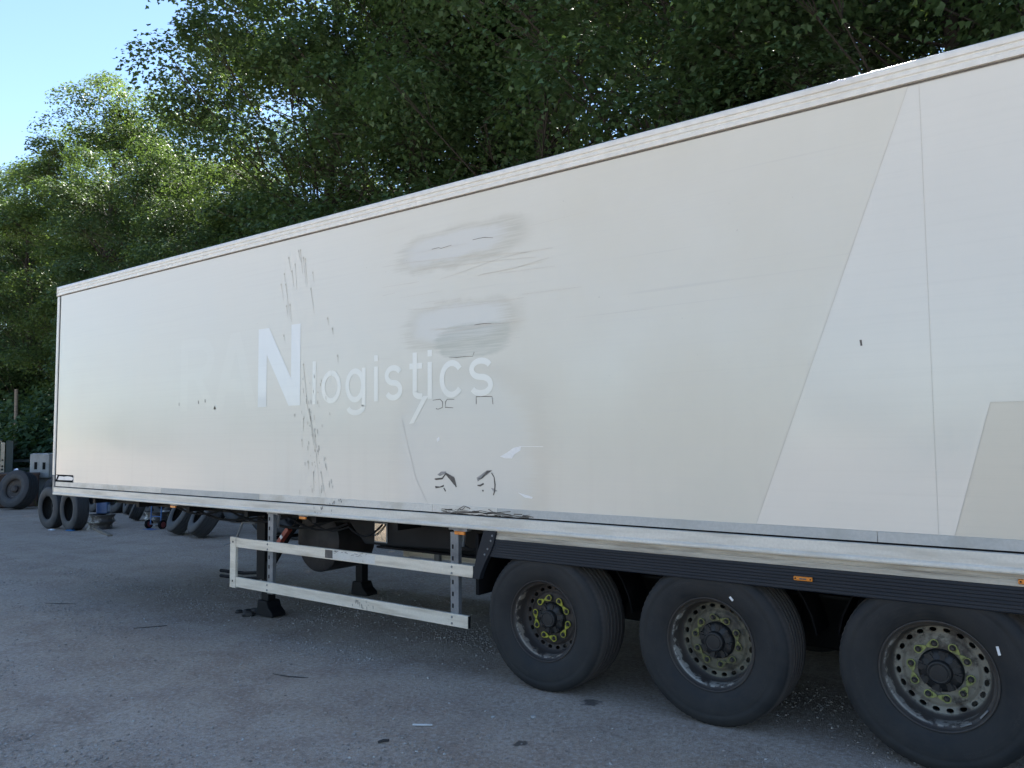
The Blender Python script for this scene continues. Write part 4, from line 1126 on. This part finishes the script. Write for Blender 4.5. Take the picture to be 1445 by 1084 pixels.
flat_rim('rusty rim lying on top of the dirty white one by the upright tyre', -8.45, 4.74, 0.182)
flat_rim('dirty white rim lying flat beside the blue hand truck', -7.85, 5.85)
flat_rim('rim lying on top of another beside the blue hand truck', -7.87, 5.83, 0.182)

# blue canister on the rims
t = thing('canister', 'blue plastic canister with a handle on top of the wheel rims', 'canister', (-8.65, 4.85, zg(-8.6) + 0.366), None, True, (0, 0, 0.7))
bd = MB().box(-0.14, 0.14, -0.10, 0.10, 0, 0.30).build('body', M['blue_plastic'], t, bevel=0.03)
MB().tube([(-0.09, 0, 0.29), (-0.08, 0, 0.36), (0.05, 0, 0.36), (0.07, 0, 0.29)], 0.018, 8).build('handle', M['blue_plastic'], t)
MB().lathe([(0.025, 0.295), (0.025, 0.33), (0.0, 0.332)], 12, 'z', Matrix.Translation((0.105, 0, 0))).build('cap', M['white'], t)
MB().box(0.1405, 0.144, -0.06, 0.06, 0.05, 0.22).build('sticker', M['bag'], t)

# hand truck
t = thing('hand_truck', 'blue hand truck with two red wheels standing among the tyres', 'hand truck', (-7.1, 5.35, zg(-7.1)), None, True, (0, 0, math.radians(12)))
for x in (-0.17, 0.17):
    MB().tube([(x, 0.02, 0.10), (x, 0.05, 0.75), (x, 0.14, 1.15)], 0.016, 8).build('upright', M['blue_steel'], t)
    w = MB().lathe([(0.05, -0.03), (0.075, -0.036), (0.105, -0.03), (0.115, 0), (0.105, 0.03), (0.075, 0.036), (0.05, 0.03)], 28, 'x', Matrix.Translation((x * 1.35, 0.02, 0.115))).build('tyre', M['black'], t, smooth=True)
    MB().lathe([(0.0, -0.034), (0.068, -0.038), (0.075, -0.03), (0.075, 0.03), (0.068, 0.038), (0, 0.034)], 24, 'x', Matrix.Translation((x * 1.35, 0.02, 0.115))).build('hub', M['red_wheel'], w, smooth=True)
for z in (0.30, 0.62, 0.95):
    MB().tube([(-0.17, 0.05, z), (0.17, 0.05, z)], 0.012, 6).build('crossbar', M['blue_steel'], t)
MB().box(-0.2, 0.2, -0.24, 0.0, 0.004, 0.014).build('toe_plate', M['blue_steel'], t)
MB().tube([(-0.25, 0.02, 0.115), (0.25, 0.02, 0.115)], 0.012, 6).build('axle', M['galv'], t)

def single(mb, name, mat, label, cat, group=None, **k):
    return tag(mb.build(name, mat, **k), label, cat, group)
# plank, litter
m = Matrix.Translation((-7.75, 4.35, zg(-7.75) + 0.03)) @ Matrix.Rotation(math.radians(-16), 4, 'Z')
single(MB().box(-1.25, 1.25, -0.05, 0.05, -0.03, 0.03, m), 'plank', M['wood'], 'weathered plank lying on the gravel in front of the flat rims', 'plank', bevel=0.004)
def crumple(x, y, r, name, mat, label, seed, hgt=0.5):
    g = random.Random(seed); b = MB(); n = 9
    vs = [(x, y, zg(x) + r * hgt)]
    for j, k in ((0.55, 0.8), (1.0, 0.15)):
        for i in range(n):
            t = 6.283 * i / n; q = r * j * g.uniform(0.7, 1.25)
            vs.append((x + q * math.cos(t), y + q * math.sin(t) * 0.6, zg(x) + 0.006 + r * hgt * k * g.uniform(0.4, 1.2)))
    fs = [(0, 1 + i, 1 + (i + 1) % n) for i in range(n)] + [(1 + i, 1 + n + i, 1 + n + (i + 1) % n, 1 + (i + 1) % n) for i in range(n)]
    b.add(vs, fs)
    return single(b, name, mat, label, 'litter')
crumple(-8.85, 4.17, 0.16, 'wrapper', M['cyanwrap'], 'bright blue wrapper on the ground below the upright tyres', 3, 0.15)
crumple(-9.45, 4.0, 0.14, 'paper_scrap', M['white'], 'white paper scrap on the ground between the two upright tyres', 4, 0.25)
def gz(x, y): return zg(x) + float(gnoise(np.float64(x), np.float64(y)))
m = Matrix.Translation((7.77, -0.97, gz(7.77, -.97) + 0.008)) @ Matrix.Rotation(math.radians(33), 4, 'Z')
single(MB().box(-0.066, 0.066, -0.009, 0.009, -0.003, 0.003, m), 'plastic_strip', M['plate_white'], 'small white plastic strip lying on the bare ground', 'litter', bevel=0.001)
m = Matrix.Translation((7.79, -1.34, gz(7.79, -1.34) + 0.012)) @ Matrix.Rotation(math.radians(62), 4, 'Z')
single(MB().tube([m @ Vector((-0.035, 0, 0)), m @ Vector((0.0, 0.002, 0.003)), m @ Vector((0.035, 0, 0))], [0.008, 0.010, 0.008], 7), 'stick', M['stick'], 'short thick black stick in front of the white plastic strip', 'stick')
for i, (x, y, a, ln, lab) in enumerate(((6.1, -0.75, 0.3, 0.17, 'thin bent twig on the open ground, long one left of the white strip'), (3.3, -0.4, 1.0, 0.16, 'thin twig on the ground in front of the landing leg'), (9.55, -0.75, -0.2, 0.12, 'thin dark twig near the middle wheel'), (1.1, -0.35, 0.5, 0.22, 'dark twig on the ground far left of the landing leg'))):
    d = Vector((math.cos(a), math.sin(a), 0)); p = Vector((x, y, gz(x, y) + 0.008))
    single(MB().tube([p - d * ln, p + Vector((0.01, -0.03, 0.004)), p + d * ln], [0.003, 0.005, 0.003], 5), 'twig', M['stick'], lab, 'twig')
# clods at the landing leg
def rock(x, y, r, seed, mat, label, cat='stone', name='stone', group=None):
    g = random.Random(seed); b = MB()
    prof = [(0.0, -0.5), (0.8, -0.35), (1.0, 0.1), (0.7, 0.5), (0.0, 0.65)]
    b.lathe([(p * r, z * r * 0.8) for p, z in prof], 8, 'z', Matrix.Translation((x, y, gz(x, y) + r * 0.25)), wob=lambda i, j: g.uniform(-0.25, 0.15) * r if 0 < j < 4 else 0)
    return single(b, name, mat, label, cat, group)
CL = 'dark clods heaped beside the near landing foot'
for i, (dx, dy) in enumerate(((-.34, -.02), (-.42, .05), (-.28, .08), (-.50, .0), (-.38, .13), (-.24, -.06))):
    rock(3.87 + dx, 0.62 + dy, 0.05 + 0.012 * (i % 3), 30 + i, M['stick'], 'dark clod of earth in the little heap beside the landing foot', 'clod', 'clod', CL)
rock(8.28, -0.42, 0.022, 50, M['concrete'], 'pale stone on the ground in front of the first wheel', 'stone')
rock(8.03, -0.55, 0.016, 51, M['concrete'], 'small grey stone left of the pale one before the first wheel', 'stone')

# far left: rusty box, blocks, fence, parked trailer, pole
vd = Vector((-0.925, 0.38, 0)); rt = Vector((0.38, 0.925, 0))
def frame(px, py, z=None):
    return Matrix(((rt.x, vd.x, 0, px), (rt.y, vd.y, 0, py), (0, 0, 1, zg(px) if z is None else z), (0, 0, 0, 1)))
ang = math.atan2(rt.y, rt.x)
t = thing('steel_box', 'low rusty steel box standing behind the big leaning tyre', 'steel box', (-20.05, 8.0, zg(-20)), None, True, (0, 0, ang))
bw = MB().box(-3.6, 0, 0, 1.6, 0.0, 1.14).build('body', M['rust'], t, bevel=0.03)
MB().box(-3.63, 0.03, -0.03, 1.63, 1.141, 1.21).build('rim_flange', M['rust'], t, bevel=0.01)
for x in (-2.9, -1.9, -0.9):
    MB().box(x, x + 0.09, -0.05, -0.001, 0.02, 1.13).build('rib', M['rust'], bw)
def block(name, label, x, y, z, sx, sy, sz, slots, rz):
    t = thing(name, label, 'concrete block', (x, y, z), 'stacked concrete blocks', True, (0, 0, rz))
    o = MB().box(0, sx, 0, sy, 0, sz).build('block_body', M['concrete'], t, bevel=0.03)
    for a in slots:
        MB().box(a - 0.05, a + 0.05, -0.004, 0.02, sz * 0.36, sz * 0.66).build('lifting_slot', M['hole'], o)
    return t
za = zg(-21) - 0.02
RZ = math.radians(80)
t0 = block('concrete_block', 'large plain grey concrete block at the bottom of the stack beside the trailer front', -20.9, 8.05, za, 2.1, 1.15, 1.02, (), ang + 0.55)
block('concrete_block', 'pale slotted concrete block on the left of the top course', -21.00, 8.05, za + 1.022, 0.34, 1.1, 0.92, (0.2,), ang - 0.25)
block('concrete_block', 'pale slotted concrete block in the middle of the top course', -20.80, 8.30, za + 1.022, 0.34, 1.1, 0.90, (0.16,), ang - 0.25)
block('concrete_block', 'wide plain concrete block on the right of the top course', -20.62, 8.52, za + 1.022, 1.6, 1.0, 0.93, (), ang + 0.55)
crumple(-20.2, 7.3, 0.22, 'plastic_bag', M['bag'], 'pale blue plastic bag on top of the rusty steel box', 8, 0.9).location.z += 1.21

t = thing('metal_railing', 'dark green metal railing of three bars in front of the trees', 'railing', (-24.9, 9.2, zg(-24.9)), None, True, (0, 0, ang))
for z in (0.95, 1.25, 1.6):
    MB().box(-4.0, 2.4, -0.02, 0.04, z, z + 0.11).build('bar', M['green_steel'], t)
for x in (-3.8, -1.6, 0.6, 2.3):
    MB().box(x, x + 0.09, 0.042, 0.13, 0.0, 1.74).build('post', M['green_steel'], t)
t = thing('parked_trailer', 'back corner of a white parked trailer with a beige light post at the far left', 'trailer', (-24.2, 8.35, zg(-24.2)), None, True, (0, 0, ang))
MB().box(-2.6, -0.17, 0.0, 5.0, 0.95, 2.52).build('body', M['white'], t, bevel=0.02)
cp_ = MB().box(-0.11, 0.03, -0.04, 0.10, 0.8, 2.42).build('light_post', M['beige'], t, bevel=0.01)
for z in (1.18, 1.32, 1.46, 1.70):
    MB().lathe([(0, -0.048), (0.035, -0.047), (0.04, -0.041)], 12, mtx=Matrix.Translation((-0.04, 0, z))).build('lamp', M['hole'], cp_)
MB().box(0.06, 0.32, 0.0, 0.5, 0.6, 2.48).build('door_frame', M['green_steel'], t, bevel=0.01)
MB().box(-2.6, 0.3, 0.0, 4.8, 0.55, 0.9).build('chassis', M['chassis'], t)
for y in (0.9, 2.1):
    MB().lathe([(0.28, -0.14), (0.50, -0.14), (0.52, -0.1), (0.52, 0.1), (0.5, 0.14), (0.28, 0.14)], 30, 'x', Matrix.Translation((-0.3, y, 0.5)), closed=True).build('wheel', M['tyre_old'], t)
single(MB().tube([(-27.7, 10.1, zg(-27.7) - 0.1), (-27.72, 10.12, 1.8), (-27.8, 10.1, 4.2)], [0.10, 0.09, 0.07], 10), 'wooden_pole', M['wood'], 'thin weathered wooden pole standing in front of the dark trees at the left', 'pole', smooth=True)

# weeds at the edge of the yard and an unseen line of trees added for reflections in the side panel
def weed(x, y, h, seed):
    g = random.Random(seed); b = MB()
    for k in range(26):
        a = g.uniform(0, 6.283); l = h * g.uniform(0.5, 1.1); s = g.uniform(0.2, 0.7)
        p = Vector((x + g.uniform(-.15, .15), y + g.uniform(-.15, .15), zg(x)))
        d = Vector((math.cos(a), math.sin(a), 0)); nn = Vector((-d.y, d.x, 0)) * 0.018
        q = p + d * l * s * 0.5 + Vector((0, 0, l * 0.7)); e = p + d * l * s + Vector((0, 0, l * 0.85))
        b.add([p - nn * .5, p + nn * .5, q + nn, q - nn, e], [(0, 1, 2, 3), (3, 2, 4)])
    return single(b, 'weed', M['leaf_sunlit'], 'low green weed tuft growing at the edge of the yard by the scrap tyres', 'weed', 'weed tufts at the edge of the yard')
for i in range(26):
    x = -26 + i * 1.0 + rnd.uniform(-0.4, 0.4)
    weed(x, 8.3 + rnd.uniform(-0.6, 0.7), rnd.uniform(0.25, 0.6), 200 + i)
fc_ = []; fr_ = []
for i in range(150):
    fc_.append((-120 + i * 1.6 + rnd.uniform(-1, 1), -58 + rnd.uniform(-2, 2), rnd.uniform(0.5, 5.5 + 1.5 * math.sin(i * 0.3)))); fr_.append(rnd.uniform(1.6, 2.8))
fo = bpy.data.objects.new('far_trees', leaf_mesh('far_trees', fc_, fr_, 90, 0.8, M['leaf'], 77)); COL.objects.link(fo)  # out of view, added so the glossy panel has a dark band to reflect
kind(fo, 'stuff'); tag(fo, 'unseen line of trees added to reflect in the trailer side', 'trees')

for o in bpy.data.objects:
    for k in ('_root', '_local'):
        if k in o: del o[k]
